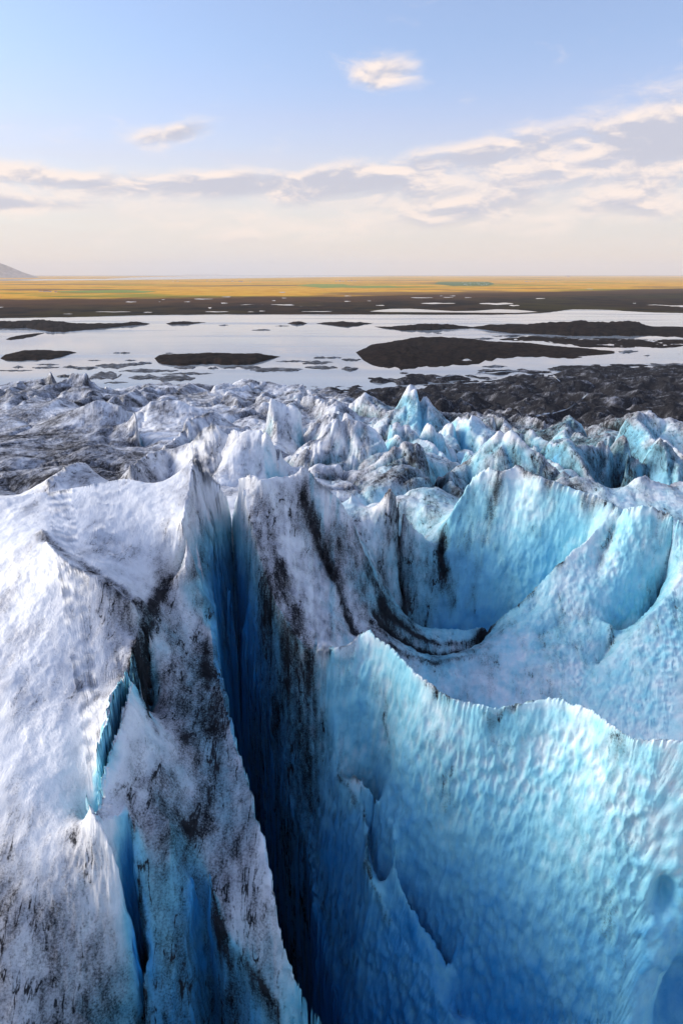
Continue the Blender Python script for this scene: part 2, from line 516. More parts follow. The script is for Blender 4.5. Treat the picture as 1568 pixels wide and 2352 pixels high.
# ramp and the second fin
line([(1432, 1166, 20.6), (1445, 1162, 20.2), (1495, 1159, 19.8), (1530, 1178, 20.3), (1568, 1198, 20.9), (1700, 1260, 22.8), (1900, 1350, 26)], 2)
line([(1432, 1170, 21.0), (1400, 1240, 23.6), (1375, 1300, 25.6), (1340, 1400, 28.4)], 2)
pad(1330, 1300, 25.0); pad(1250, 1440, 29.4); pad(1300, 1450, 29.2); pad(1450, 1300, 24.6); pad(1500, 1250, 22.8)
line([(1640, 1240, 24.6), (1568, 1302, 26.2), (1520, 1372, 28.6), (1478, 1430, 30.2), (1430, 1462, 30.9), (1402, 1462, 30.6)], 2)
line([(1660, 1250, 23.4), (1568, 1322, 25.0), (1512, 1392, 26.7), (1460, 1448, 28.4), (1428, 1480, 29.4), (1410, 1515, 30.2)], 2)
line([(1250, 1450, 30.2), (1330, 1425, 29.2), (1395, 1428, 28.9), (1404, 1440, 29.0), (1400, 1480, 30.3), (1370, 1530, 31.6)], 2)
pad(1100, 1560, 32.4); pad(1300, 1560, 31.6); pad(1300, 1600, 32.8); pad(1450, 1580, 31.4); pad(1540, 1500, 29.2); pad(1540, 1650, 32.4); pad(1200, 1570, 32.6)
plan([(.03, 47.5, 29), (.05, 47, 31), (.08, 45.5, 33.5), (.12, 43.5, 36), (.2, 41.5, 38), (.3, 39.5, 39), (.4, 38, 39), (.5, 36.5, 38.5), (.6, 34.5, 38), (.8, 32, 37)])

# --- mid-distance crests
crest([(-60, 1010), (0, 998), (47, 984), (101, 967), (168, 943), (215, 928), (249, 926), (282, 933), (309, 942)], 190, 188, 5)
crest([(309, 942), (314, 965), (316, 992)], 180, 165, 4)
crest([(-60, 930), (0, 916), (20, 906), (60, 910), (140, 925)], 265, 260)
crest([(319, 943), (345, 926), (378, 923), (412, 926), (439, 943)], 228)
crest([(302, 1064), (336, 1044), (375, 1017), (412, 997), (429, 970), (479, 953), (513, 963), (533, 990)], 108, 172, 3)
crest([(452, 1030), (466, 1000), (489, 984), (523, 991), (556, 1008), (600, 1021), (633, 1035), (646, 1060)], 124, 112, 3)
crest([(583, 946), (603, 920), (623, 924), (630, 942)], 255)
crest([(627, 944), (667, 944), (691, 957), (694, 990)], 190)
crest([(717, 907), (748, 894), (771, 900), (778, 924)], 320)
crest([(781, 944), (808, 910), (838, 904), (859, 924), (869, 947)], 265)
crest([(906, 974), (936, 920), (959, 912), (986, 917), (1016, 934), (1040, 950)], 212, None, 6)
crest([(744, 994), (778, 964), (825, 956), (845, 971), (869, 1005)], 168)
crest([(721, 1045), (758, 1014), (781, 991), (808, 991), (838, 1008), (882, 1014), (922, 1048)], 126)
crest([(895, 1008), (909, 988), (943, 984), (976, 994), (1016, 1004)], 148)
crest([(1030, 1000), (1060, 985), (1096, 975), (1120, 980)], 172)
crest([(1096, 999), (1137, 981), (1161, 1003), (1205, 1030), (1246, 1044)], 140, 128)
crest([(1157, 986), (1178, 979), (1198, 984), (1218, 1010)], 168)
crest([(1246, 1030), (1280, 1016), (1314, 1020)], 128)
crest([(1307, 1030), (1361, 1004), (1395, 1010), (1429, 1033)], 120)
crest([(1409, 1020), (1457, 989), (1487, 994), (1518, 1006), (1568, 993), (1640, 1000)], 150)
crest([(1443, 1040), (1477, 1023), (1545, 1030), (1600, 1033)], 105)
crest([(1252, 1091), (1286, 1069), (1317, 1088), (1334, 1098), (1358, 1108), (1405, 1146)], 88, 78, 2)
crest([(1035, 1081), (1079, 1067), (1137, 1035), (1181, 1057), (1225, 1081)], 105, None, 3)
crest([(1446, 1115), (1477, 1108), (1511, 1129), (1568, 1135), (1640, 1140)], 81, None, 2)
crest([(200, 1060), (160, 1066), (110, 1100)], 88, 76, 2)
crest([(870, 1075), (905, 1050), (960, 1040), (1000, 1052)], 104, None, 2)
# front skyline
crest([(-60, 885), (0, 881), (40, 879), (94, 873)], 430, None, 6)
crest([(100, 885), (106, 869), (112, 849), (131, 873), (140, 886)], 400, None, 8)
crest([(150, 890), (157, 880), (170, 861), (197, 863), (224, 880), (244, 898)], 385, None, 8)
crest([(235, 886), (269, 890), (289, 886), (356, 891), (376, 878), (403, 886), (437, 881), (489, 885), (519, 881), (556, 872), (600, 875), (633, 886), (677, 890), (701, 885), (711, 896)], 425, None, 8)


def slit(pts, extra):
    """narrow crevasse in the mid ice: survey x, y at forward distance Y, floor below the general surface"""
    p = np.array(pts, float)
    x, y, z = sight(p[:, 0], p[:, 1])
    u, l = x / y, np.log(p[:, 2])
    n = 14
    k = np.linspace(0, len(p) - 1, n)
    uu = np.interp(k, np.arange(len(p)), u) + np.array([random.uniform(-.004, .004) for _ in range(n)])
    ll = np.interp(k, np.arange(len(p)), l)
    dens(uu, ll, base(uu, ll) + extra * np.sin(np.pi * np.linspace(.12, .88, n)), hard)


slit([(310, 935, 188), (318, 965, 172), (315, 995, 158)], 8)
slit([(390, 1008, 122), (345, 1045, 104), (300, 1075, 95)], 6)
slit([(128, 1094, 86), (60, 1045, 104), (-20, 1030, 112)], 5)
slit([(240, 1000, 140), (270, 1050, 112), (285, 1080, 98)], 4)
slit([(627, 981, 150), (637, 1035, 118), (650, 1095, 95)], 9)
slit([(585, 990, 160), (575, 950, 200)], 8)
slit([(700, 1000, 150), (694, 960, 185), (705, 925, 240)], 9)
slit([(480, 930, 225), (500, 955, 190)], 7)
slit([(870, 1010, 140), (905, 975, 190)], 8)
slit([(1040, 1000, 150), (1080, 1040, 120)], 7)
slit([(1218, 1015, 150), (1235, 985, 175)], 8)
slit([(1375, 1112, 84), (1429, 1044, 104), (1450, 1010, 120)], 8)
slit([(1520, 1130, 84), (1535, 1050, 100)], 7)
slit([(780, 1060, 105), (800, 1030, 118), (850, 1050, 108)], 5)
slit([(200, 905, 300), (250, 920, 255)], 8)
slit([(420, 900, 330), (455, 915, 270)], 8)
hardA = np.concatenate(hard)


def solve_film():
    us = np.linspace(U0, U1, NU)
    ls = L0 + np.arange(NL) * ST
    z = None
    for lev in (32, 16, 8, 4, 2, 1):
        nu = (NU - 1) // lev + 1
        nl = (NL - 1) // lev + 1
        st = ST * lev
        iu = np.clip(np.rint((hardA[:, 0] - U0) / st).astype(int), -1, nu)
        il = np.clip(np.rint((hardA[:, 1] - L0) / st).astype(int), -1, nl)
        ok = (iu >= 0) & (iu < nu) & (il >= 0) & (il < nl)
        idx = il[ok] * nu + iu[ok]
        s = np.bincount(idx, hardA[ok, 2], nu * nl)
        c = np.bincount(idx, minlength=nu * nl)
        hm = (c > 0).reshape(nl, nu)
        hv = np.where(hm, (s / np.maximum(c, 1)).reshape(nl, nu), 0)
        gu = U0 + np.arange(nu) * st
        gl = L0 + np.arange(nl) * st
        GU, GL = np.meshgrid(gu, gl)
        b = base(GU, GL)
        wt = np.where(GL > math.log(72), 0.0012, 0.00002) * lev * lev * np.ones_like(b)
        tv = wt * b
        for (pu, pl, pd, pw, pr) in soft:
            g = pw * 0.05 * lev * lev * np.exp(-((GU - pu) ** 2 + (GL - pl) ** 2) / (pr * pr))
            wt += g
            tv += g * pd
        if z is None:
            z = b.copy()
        else:
            fu = np.clip(gu, None, ou[-1]); fl = np.clip(gl, None, ol[-1])
            ix = np.clip(((fu - U0) / ost).astype(int), 0, len(ou) - 2)
            iy = np.clip(((fl - L0) / ost).astype(int), 0, len(ol) - 2)
            ax = ((fu - U0) / ost - ix)[None, :]
            ay = ((fl - L0) / ost - iy)[:, None]
            z = (z[iy][:, ix] * (1 - ax) + z[iy][:, ix + 1] * ax) * (1 - ay) + (z[iy + 1][:, ix] * (1 - ax) + z[iy + 1][:, ix + 1] * ax) * ay
        z = np.where(hm, hv, z)
        for it in range({32: 600, 16: 400, 8: 250, 4: 160, 2: 100, 1: 60}[lev]):
            p = np.pad(z, 1, mode='edge')
            nb = p[:-2, 1:-1] + p[2:, 1:-1] + p[1:-1, :-2] + p[1:-1, 2:]
            z = np.where(hm, hv, (nb + tv) / (4 + wt))
        ou, ol, ost = gu, gl, st
    return us, ls, z


GUs, GLs, FILM = solve_film()


def bil(F, u, l):
    fx = np.clip((u - U0) / ST, 0, NU - 1.001)
    fy = np.clip((l - L0) / ST, 0, NL - 1.001)
    ix = fx.astype(np.int32); iy = fy.astype(np.int32)
    ax = fx - ix; ay = fy - iy
    return (F[iy, ix] * (1 - ax) + F[iy, ix + 1] * ax) * (1 - ay) + (F[iy + 1, ix] * (1 - ax) + F[iy + 1, ix + 1] * ax) * ay


def roll_max(A, k):
    for ax in (0, 1):
        B = A.copy()
        for sft in range(1, k + 1):
            B = np.maximum(B, np.roll(A, sft, ax))
            B = np.maximum(B, np.roll(A, -sft, ax))
        A = B
    return A


# region weights on the map
GU, GL = np.meshgrid(GUs, GLs)
GY = np.exp(GL); GX = GU * GY
dark_edge = np.interp(GU, [-0.2, 0.0, 0.05, 0.15, 0.26, 0.36, 0.5, 0.8], [2000, 700, 420, 300, 262, 262, 262, 262])
DARK = smooth(0.85, 1.25, GY / dark_edge * (1 + 0.12 * fbm(GX / 30, GY / 45, GX * 0, 3)))
DARKD = smooth(0.45, 1.25, GY / dark_edge * (1 + 0.25 * fbm(GX / 30, GY / 60, GX * 0, 4)))
MID = smooth(68, 105, GY)
# serac fractures in the mid ice: tilted blocks split by crevasses that run across the slope
wx = GX + 7 * fbm(GX / 24, GY / 24, GX * 0 + 4, 3)
wy = GY + 7 * fbm(GX / 24, GY / 24, GX * 0 + 9, 3)
quiet = np.interp(GU, [-.6, -.25, -.12, -.04, 1], [.12, .15, .45, 1, 1])  # the left flank is smoother, whale-backed ice
quiet = np.maximum(quiet, 0.6 * smooth(200, 290, GY))
F1, F2, ox, oy, rc = cells(wx / 20, wy / 40, 0)
big = 4.0 * (rc[..., 0] - 0.5) + 9.0 * (rc[..., 1] - 0.5) * ox + 9.0 * (rc[..., 2] - 0.35) * oy - 6.5 * np.clip(1 - (F2 - F1) * 5.0, 0, 1) ** 1.3
F1, F2, ox, oy, rc = cells(wx / 6.5, wy / 11, 17)
sml = 1.1 * (rc[..., 0] - 0.5) + 3.0 * (rc[..., 1] - 0.5) * ox + 3.0 * (rc[..., 2] - 0.35) * oy - 1.8 * np.clip(1 - (F2 - F1) * 5, 0, 1) ** 1.3
F1, F2, ox, oy, rc = cells(GX / 2.6 + 0.5 * wx / 7, GY / 4.0, 41)
tiny = 0.5 * (rc[..., 0] - 0.5) + 1.3 * (rc[..., 1] - 0.5) * ox + 1.2 * (rc[..., 2] - 0.4) * oy - 0.4 * np.clip(1 - (F2 - F1) * 5, 0, 1)
fin = 1 - np.abs(perlin(wx / 17 + wy / 160, wy / 62, GX * 0 + 3.3)) * 3.2   # sharp fins that run down towards the lagoon
r1 = ridged(wx / 26, wy / 36, GX * 0 + 2.2, 4, 0.52)
amp = MID * (1 - DARK)
edge_keep = smooth(380, 440, GY) * smooth(0.05, -0.02, GU)   # behind the skyline keep low
dz_mid = amp * (quiet * (0.80 * big + 0.60 * sml + 4.2 * fin) + 0.55 * tiny * (0.4 + 0.6 * quiet) + 2.4 * (0.35 + 0.65 * quiet) * (r1 - 0.5)) * (1 - 0.5 * edge_keep)
lowb = np.abs(fbm(GX / 52 + 0.02 * GY / 52, GY / 60, GX * 0 + 1.5, 3, 0.5))
lowc = np.abs(fbm(GX / 17, GY / 16, GX * 0 + 7.5, 3, 0.5))
dz_dark = DARK * (34.0 * lowb + 9.0 * lowc - 7.0 + 0.9 * tiny + 0.6 * sml) * np.interp(GY, [250, 400, 800, 1000, 1100], [0.8, 1.0, 0.7, 0.3, 0.2])
# near field: broad undulation
nearw = 1 - MID
dz_near = nearw * (0.35 * fbm(GX / 5, GY / 5, GX * 0 + 6, 4))
TOP = -(FILM) + dz_mid + dz_dark + dz_near                   # height relative to the camera
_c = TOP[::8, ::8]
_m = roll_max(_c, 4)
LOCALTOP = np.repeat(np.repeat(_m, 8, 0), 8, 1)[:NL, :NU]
del wx, wy, F1, F2, ox, oy, rc, big, sml, tiny, fin, lowb, lowc

# mesh columns: closer together inside the view
cu = np.concatenate([np.linspace(-0.98, -0.57, 70, endpoint=False), np.linspace(-0.57, 0.57, 900), np.linspace(0.57, 0.98, 71)[1:]])
NC = len(cu)
NR = 1080
lf = np.linspace(L0 + 0.15, L1 - 0.01, 2600)
CU, LF = np.meshgrid(cu, lf)
ZF = bil(TOP, CU, LF)
YF = np.exp(LF)
dist = np.sqrt((YF * YF) * (1 + CU * CU) + ZF * ZF)
dY = np.diff(YF, axis=0); dZ = np.diff(ZF, axis=0)
mid = 0.5 * (dist[1:] + dist[:-1])
facing = (dZ / np.maximum(dY, 1e-6)) > (0.5 * (ZF[1:] + ZF[:-1]) / (0.5 * (YF[1:] + YF[:-1])))
dsv = np.sqrt(dY * dY + dZ * dZ) / mid * np.where(facing, 1.0, 0.45)
kern = 15
cs = np.cumsum(np.pad(dsv, ((0, 0), (kern, kern)), mode='edge'), axis=1)
cs = np.concatenate([np.zeros((cs.shape[0], 1)), cs], axis=1)
dsv = (cs[:, 2 * kern + 1:] - cs[:, :-(2 * kern + 1)]) / (2 * kern + 1)
acc = np.concatenate([np.zeros((1, NC)), np.cumsum(dsv, axis=0)], axis=0)
rows = np.linspace(0, 1, NR)
LR = np.empty((NR, NC))
for c in range(NC):
    LR[:, c] = np.interp(rows * acc[-1, c], acc[:, c], lf)
UR = np.broadcast_to(cu, (NR, NC))
YR = np.exp(LR)
P = np.stack([UR * YR, YR, bil(TOP, UR, LR)], -1)


def normals(P):
    a = np.gradient(P, axis=0)
    b = np.gradient(P, axis=1)
    n = np.cross(b, a)
    n /= np.maximum(np.linalg.norm(n, axis=-1, keepdims=True), 1e-9)
    return n


def blur(A, k):
    for ax in (0, 1):
        c = np.cumsum(np.pad(A, [(k + 1, k) if i == ax else (0, 0) for i in range(A.ndim)], mode='edge'), axis=ax)
        A = (np.take(c, range(2 * k + 1, c.shape[ax]), axis=ax) - np.take(c, range(0, c.shape[ax] - 2 * k - 1), axis=ax)) / (2 * k + 1)
    return A


N = normals(P)
Nb = normals(np.stack([blur(P[..., i], 4) for i in range(3)], -1))
X, Y, Z = P[..., 0].astype(np.float32), P[..., 1].astype(np.float32), P[..., 2].astype(np.float32)
darkR = bil(DARK, UR, LR)
midR = bil(MID, UR, LR)
steep = smooth(0.80, 0.35, Nb[..., 2])
rightw = smooth(-0.20, -0.06, UR) * (1 - midR)              # the blue side of the main crevasse
lenD = np.sqrt(X * X + Y * Y + Z * Z)


def spot(px, py, Yd, ru, rl):
    """soft spot on the map round a surveyed place"""
    x, y, z = sight(px, py)
    u0, l0 = x / y, math.log(Yd)
    return np.exp(-((UR - u0) / ru) ** 2 - ((LR - l0) / rl) ** 2)


# scallops melted into the steep blue walls, upright cells about half a metre wide, lip above and hollow below
wpx = 0.55 * fbm(X / 1.1, Y / 1.1, Z / 1.6, 3)
wpz = 0.55 * fbm(X / 1.1 + 9, Y / 1.1, Z / 1.6, 3)
s1, s2 = worley(X / 0.50 + wpx, Y / 0.50 + wpx, Z / 0.95 + wpz)
q1, q2 = worley(X / 0.24 + wpx, Y / 0.24 + 4.0, Z / 0.42 + wpz)
vary = 0.6 + 0.7 * fbm(X / 4, Y / 4, Z / 5, 2)
scal = ((s1 - 0.5) * 1.0 + 0.30 * (q1 - 0.5)) * vary
under = np.clip(bil(LOCALTOP, UR, LR) - Z, 0, 40)
scw = (rightw * (0.55 + 0.45 * steep)) * smooth(75, 50, Y) * (0.4 + 0.6 * smooth(0.2, 2.5, under))
disp = scw * 0.42 * scal
# flutes running down the slopes, lumps, fine breaks
fl = fbm(X / 0.8, Y / 0.8, Z / 3.2, 4, 0.55)
lump = fbm(X / 1.7, Y / 1.7, Z / 2.2, 4, 0.55)
bub = np.abs(perlin(X / 0.9, Y / 0.9, Z / 1.1))
leftw = (1 - rightw) * (1 - midR)
disp = disp + leftw * (0.20 * lump + 0.36 * steep * fl - 0.06 * bub) + rightw * (0.24 * lump + 0.15 * fl)
mf = ridged(X / 3.2, Y / 3.2, Z / 4.5, 4, 0.55)
disp = disp + midR * (1 - darkR) * (0.28 * (mf - 0.5) + 0.3 * fbm(X / 6, Y / 6, Z / 8, 3))
disp = disp + darkR * 0.5 * fbm(X / 4, Y / 4, Z / 3, 3)


def dent(px, py, wide, tall, deep):
    """a hole melted into the ice at a surveyed place"""
    f = Y * CP - Z * SP
    d = np.hypot(784 + FPX * X / f - px, 1176 - FPX * (Y * SP + Z * CP) / f - py) + 0.02 * lenD
    k = np.unravel_index(np.argmin(d), d.shape)
    e = (np.hypot(X - X[k], Y - Y[k]) / wide) ** 2 + ((Z - Z[k]) / tall) ** 2
    return -deep * np.exp(-e ** 1.3)


disp = disp + dent(1525, 2065, 0.55, 1.0, 1.3) + dent(1585, 2330, 1.5, 3.4, 2.2) + dent(668, 1346, 0.35, 0.6, 0.9)
P = P + Nb * disp[..., None]
N = normals(P)

# --- dirt: grit melted out, streaked downslope, gathered along bands, plus shade on slab and wall
def grit_line(pts, wd, amt, into=None):
    """grit gathered along a crack or lip"""
    p = resample(pts, 2.0)
    x, y = at_drop(p[:, 0], p[:, 1], p[:, 2])
    pu, pl = x / y, np.log(y)
    wj = wd * 4
    sel = np.where((UR > pu.min() - wj) & (UR < pu.max() + wj) & (LR > pl.min() - wj) & (LR < pl.max() + wj))
    uu, ll = UR[sel], LR[sel]
    best = np.full(uu.shape, 9.0)
    for k in range(0, len(pu) - 1):
        du, dl = pu[k + 1] - pu[k], pl[k + 1] - pl[k]
        tt = np.clip(((uu - pu[k]) * du + (ll - pl[k]) * dl) / (du * du + dl * dl + 1e-12), 0, 1)
        best = np.minimum(best, (uu - pu[k] - tt * du) ** 2 + (ll - pl[k] - tt * dl) ** 2)
    T = GR if into is None else into
    T[sel] = np.maximum(T[sel], amt * np.exp(-best / (wd * wd)))


GR = np.zeros(X.shape)
grit_line([(96, 1218, 17.4), (130, 1255, 17.8), (165, 1290, 18.2), (210, 1315, 18.6), (262, 1338, 19.1), (300, 1362, 19.6), (335, 1388, 20.6)], .012, .75)
grit_line([(180, 1300, 18.4), (240, 1340, 19.0), (290, 1385, 19.6)], .020, .5)
grit_line([(400, 1323, 21.4), (375, 1345, 21.5), (352, 1385, 21.4), (328, 1463, 21.5), (312, 1503, 21.7), (303, 1548, 22.0), (330, 1590, 22.6), (350, 1620, 23.0)], .008, .9)
grit_line([(290, 1608, 22.3), (275, 1658, 22.7), (250, 1728, 23.2), (225, 1808, 23.8), (216, 1866, 24.2)], .006, .7)
grit_line([(430, 1308, 21.7), (450, 1360, 22.6), (462, 1420, 23.4), (470, 1520, 24.4)], .012, .55)
grit_line([(430, 1640, 24.4), (470, 1740, 25.8), (480, 1800, 26.5), (440, 1860, 26.4)], .02, .6)
grit_line([(302, 1885, 25.3), (312, 1990, 27.2), (328, 2090, 29.2), (334, 2160, 30.5), (330, 2240, 31.8), (326, 2352, 34.2)], .006, .9)
grit_line([(488, 2058, 29.6), (500, 2110, 30.6), (528, 2170, 31.6), (562, 2215, 32.4), (600, 2265, 33.2), (640, 2325, 34.2)], .007, .95)
grit_line([(572, 1190, 19.0), (588, 1250, 20.4), (604, 1320, 21.8), (634, 1390, 23.2), (664, 1440, 24.3), (700, 1488, 25.3), (745, 1500, 25.5), (800, 1482, 24.8)], .014, .42)
grit_line([(600, 1150, 18.0), (625, 1230, 20.2), (650, 1300, 21.6), (668, 1380, 23.2), (680, 1440, 24.2)], .012, .45)
grit_line([(640, 1300, 21.4), (672, 1360, 22.8), (690, 1430, 24.2)], .012, .45)
grit_line([(745, 1285, 23.4), (775, 1340, 25.0), (795, 1410, 26.8), (815, 1465, 28.0)], .008, .9)
grit_line([(700, 1130, 18.0), (740, 1190, 19.8), (780, 1260, 22.0)], .012, .5)
grit_line([(850, 1175, 25.2), (880, 1245, 28.6), (905, 1320, 31.2), (925, 1385, 33.0), (950, 1430, 33.6)], .009, .8)
grit_line([(820, 1230, 22.5), (850, 1310, 25.4), (880, 1400, 28.6)], .008, .8)
grit_line([(896, 1116, 20.3), (890, 1170, 23.0), (905, 1240, 27.5)], .010, .35)
grit_line([(1290, 1287, 25.2), (1240, 1335, 27.2), (1200, 1377, 28.8), (1160, 1410, 30.4)], .006, .7)
grit_line([(1215, 1385, 29.8), (1165, 1427, 32.0), (1130, 1464, 33.2), (1080, 1496, 33.8), (1000, 1510, 33.4), (935, 1490, 32.0), (890, 1452, 30.2), (860, 1420, 28.8)], .007, 1.0)
grit_line([(1080, 1508, 31.4), (1000, 1518, 31.2), (935, 1500, 30.2), (875, 1468, 28.6), (840, 1450, 27.2)], .007, .6)
grit_line([(850, 1330, 26.4), (885, 1420, 29.6), (940, 1465, 32.0), (1010, 1482, 33.2), (1080, 1470, 33.0), (1140, 1432, 31.8)], .006, .8)
grit_line([(870, 1440, 29.0), (925, 1485, 31.6), (1000, 1500, 33.0), (1080, 1486, 33.2), (1150, 1445, 32.2), (1210, 1395, 30.2), (1260, 1345, 28.2)], .006, .8)
grit_line([(1012, 1222, 26.4), (1012, 1290, 29.0), (1040, 1380, 32.5)], .007, .75)
grit_line([(1150, 1082, 19.3), (1090, 1260, 26.5), (1065, 1400, 33)], .008, .45)
grit_line([(1185, 1066, 18.7), (1240, 1095, 19.2), (1320, 1125, 20.0), (1400, 1152, 20.6), (1432, 1166, 20.6)], .004, .75)
grit_line([(1495, 1159, 19.8), (1530, 1178, 20.3), (1568, 1198, 20.9)], .004, .75)
grit_line([(1400, 1240, 23.6), (1375, 1300, 25.6)], .010, .5)
grit_line([(1404, 1430, 29.0), (1400, 1480, 30.3)], .007, .8)
grit_line([(775, 1776, 33.0), (800, 1812, 33.6), (836, 1868, 34.8), (846, 1905, 35.4), (838, 1962, 35.8), (850, 2022, 36.6), (880, 2082, 38.0), (920, 2150, 39.8)], .005, .7)
grit_line([(950, 1540, 24.0), (1000, 1580, 24.0), (1040, 1602, 23.9), (1130, 1623, 23.8), (1200, 1614, 23.4)], .003, .6)
grit_line([(1400, 1672, 22.6), (1430, 1700, 22.6), (1410, 1740, 23.4)], .012, .5)

BL = np.zeros(X.shape)  # fissure insides: bluer ice that also carries their shade as colour
for pts in ([(300, 1515, 21.7), (290, 1545, 21.8), (262, 1600, 21.9), (240, 1690, 22.5), (213, 1800, 23.3), (208, 1850, 23.8)],
            [(292, 1885, 25.2), (298, 1990, 27.3), (320, 2090, 29.3), (328, 2200, 31.2)], [(465, 2060, 29.8), (468, 2150, 31.5), (475, 2250, 33.2), (485, 2352, 35.2)]):
    grit_line(pts, .022, 1.0, BL)
st1 = fbm(X / 1.7 + 0.5 * lump, Y / 4.6 + 0.4 * lump, Z / 7.0, 5, 0.62)
st2 = fbm(X / 9 + 3, Y / 9, Z / 14, 4, 0.6)
st3 = fbm(X / 26, Y / 26 + 3, Z / 30, 4, 0.6)
reg = np.full(X.shape, -0.36)
reg += 0.40 * midR
# left hump, moraine-stained
reg += 0.24 * np.clip(spot(130, 1000, 150, .16, .35) + spot(230, 1040, 125, .14, .25) + spot(40, 1060, 105, .12, .22), 0, 1)
reg += 0.22 * spot(60, 900, 330, .2, .4)
reg -= 0.34 * spot(500, 1010, 112, .09, .20)
reg -= 0.16 * np.clip(spot(830, 960, 170, .14, .30) + spot(950, 940, 205, .07, .15) + spot(1120, 1000, 145, .12, .2) + spot(400, 950, 200, .08, .3), 0, 1)
# dirty slab by the main crevasse and the bowl's left flank
reg += 0.20 * np.clip(spot(760, 1250, 54, .10, .20) + spot(850, 1300, 58, .06, .18) + spot(650, 1420, 44, .05, .16) + spot(900, 1180, 66, .06, .10), 0, 1)
reg += 0.32 * spot(1000, 1120, 86, .14, .14) + 0.08 * spot(905, 1160, 65, .05, .08) + 0.14 * spot(960, 1300, 66, .06, .05)
reg += 0.28 * np.clip(spot(1000, 1480, 54, .12, .08) + spot(930, 1480, 51, .06, .08) + spot(960, 1330, 63, .05, .06), 0, 1)
reg += 0.34 * spot(1450, 1080, 90, .16, .16)
# lower left
reg += 0.30 * np.clip(spot(660, 1560, 44, .05, .08) + spot(690, 1750, 41, .05, .06), 0, 1)  # right wall of the main crevasse: shade darkened in with its grit streaks
reg += 0.66 * np.clip(spot(40, 2150, 22.5, .16, .12) + spot(180, 2300, 21.5, .14, .10) + spot(350, 1900, 27, .05, .10) + spot(430, 2150, 26, .10, .14), 0, 1)
reg += 0.34 * np.clip(spot(480, 1800, 33, .06, .18) + spot(430, 1500, 37, .05, .10) + spot(370, 1300, 43, .03, .10) + spot(150, 1730, 26, .05, .05), 0, 1)
reg += 0.34 * np.clip(spot(520, 1700, 38, .05, .16) + spot(570, 1980, 31, .06, .14) + spot(600, 2200, 26, .05, .10), 0, 1) * (1 - rightw)  # slab's right slope: its shade laid in as darkening, over real dirt
reg -= 0.20 * rightw * smooth(46, 36, Y)
reg += 0.30 * smooth(0.0, 0.35, bil(DARKD, UR, LR)) + 0.44 * smooth(0.25, 0.8, darkR)
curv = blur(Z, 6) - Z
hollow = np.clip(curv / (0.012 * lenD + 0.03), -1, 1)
dirt_shade = reg + 0.70 * st1 + (0.50 + 0.35 * midR) * st2 + (0.34 + 0.25 * midR) * st3 + 0.16 * hollow + GR * (0.75 + 0.9 * st1) - 0.5 * BL * smooth(0.2, 0.8, steep)
# --- bare blue ice below white weathered tops, with the walls' lower shade painted in
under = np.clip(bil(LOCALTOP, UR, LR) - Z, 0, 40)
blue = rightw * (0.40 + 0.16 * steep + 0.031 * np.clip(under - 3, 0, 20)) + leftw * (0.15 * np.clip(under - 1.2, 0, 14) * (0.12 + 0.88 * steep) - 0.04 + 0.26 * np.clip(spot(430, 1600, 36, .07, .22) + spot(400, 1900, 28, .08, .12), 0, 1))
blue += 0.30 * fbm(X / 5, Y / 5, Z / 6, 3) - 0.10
blue += 0.45 * scw * scal
blue -= 0.45 * np.clip(spot(650, 1200, 55, .10, .16) + spot(780, 1320, 54, .10, .16), 0, 1) * (1 - 0.85 * steep)
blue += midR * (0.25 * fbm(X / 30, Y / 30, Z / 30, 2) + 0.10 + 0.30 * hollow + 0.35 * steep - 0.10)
blue += 0.26 * midR * smooth(-0.04, 0.12, UR) * (1 - darkR)
blue -= 0.55 * np.clip(spot(60, 2200, 22, .22, .14) + spot(230, 2300, 22, .12, .08), 0, 1)
blue += 0.22 * midR * smooth(-0.25, -0.05, UR) * (1 - darkR)
blue += 0.34 * np.clip(spot(500, 1700, 38, .06, .16) + spot(560, 2000, 31, .07, .14), 0, 1) * leftw  # blue streaks on the slab, and its shade put in as tint
blue -= 0.40 * spot(900, 1180, 66, .05, .10)
blue += 0.65 * BL * smooth(0.2, 0.8, steep)
blue = np.clip(blue, 0, 1.2)

m_ice, t, b = material("glacier_ice", 0.45, 0.35)
pos = t.n('ShaderNodeNewGeometry').outputs['Position']
px_, py_, pz_ = t.sep(pos)
streak = t.comb(px_, t.math('MULTIPLY', py_, 0.38), t.math('MULTIPLY', pz_, 0.30))
fine = t.noise(streak, 2.2, 6, 0.68)
grain = t.noise(pos, 9.0, 4, 0.7)
mott = t.noise(pos, 0.9, 5, 0.6)
vein_n = t.noise(t.comb(px_, t.math('MULTIPLY', py_, 0.22), t.math('MULTIPLY', pz_, 0.18)), 0.50, 4, 0.55, 2.2, 0.25)
vein = t.ramp(t.math('ABSOLUTE', t.math('SUBTRACT', vein_n, 0.5)), 0.016, 0.0)
vein = t.math('MULTIPLY', vein, t.ramp(mott, 0.40, 0.62))
vein = t.math('MULTIPLY', vein, t.ramp(t.attr('dirt_shade'), -0.50, 0.05))
dsum = t.math('ADD', t.attr('dirt_shade'), t.math('MULTIPLY', t.math('SUBTRACT', fine, 0.5), 1.5))
dsum = t.math('ADD', dsum, t.math('MULTIPLY', vein, 0.75))
dsum = t.math('ADD', dsum, t.math('MULTIPLY', t.math('SUBTRACT', grain, 0.5), 1.5))
dfac = t.ramp(dsum, -0.25, 0.70)
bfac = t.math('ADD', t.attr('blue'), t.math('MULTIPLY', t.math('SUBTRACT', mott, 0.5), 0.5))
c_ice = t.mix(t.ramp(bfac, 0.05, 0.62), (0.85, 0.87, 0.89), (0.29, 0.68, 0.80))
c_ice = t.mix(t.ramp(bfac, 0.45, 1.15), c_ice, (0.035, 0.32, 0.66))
film = t.math('MULTIPLY', t.ramp(t.math('ADD', t.attr('dirt_shade'), t.math('MULTIPLY', t.math('SUBTRACT', mott, 0.5), 0.8)), -0.55, 0.25), 0.72)
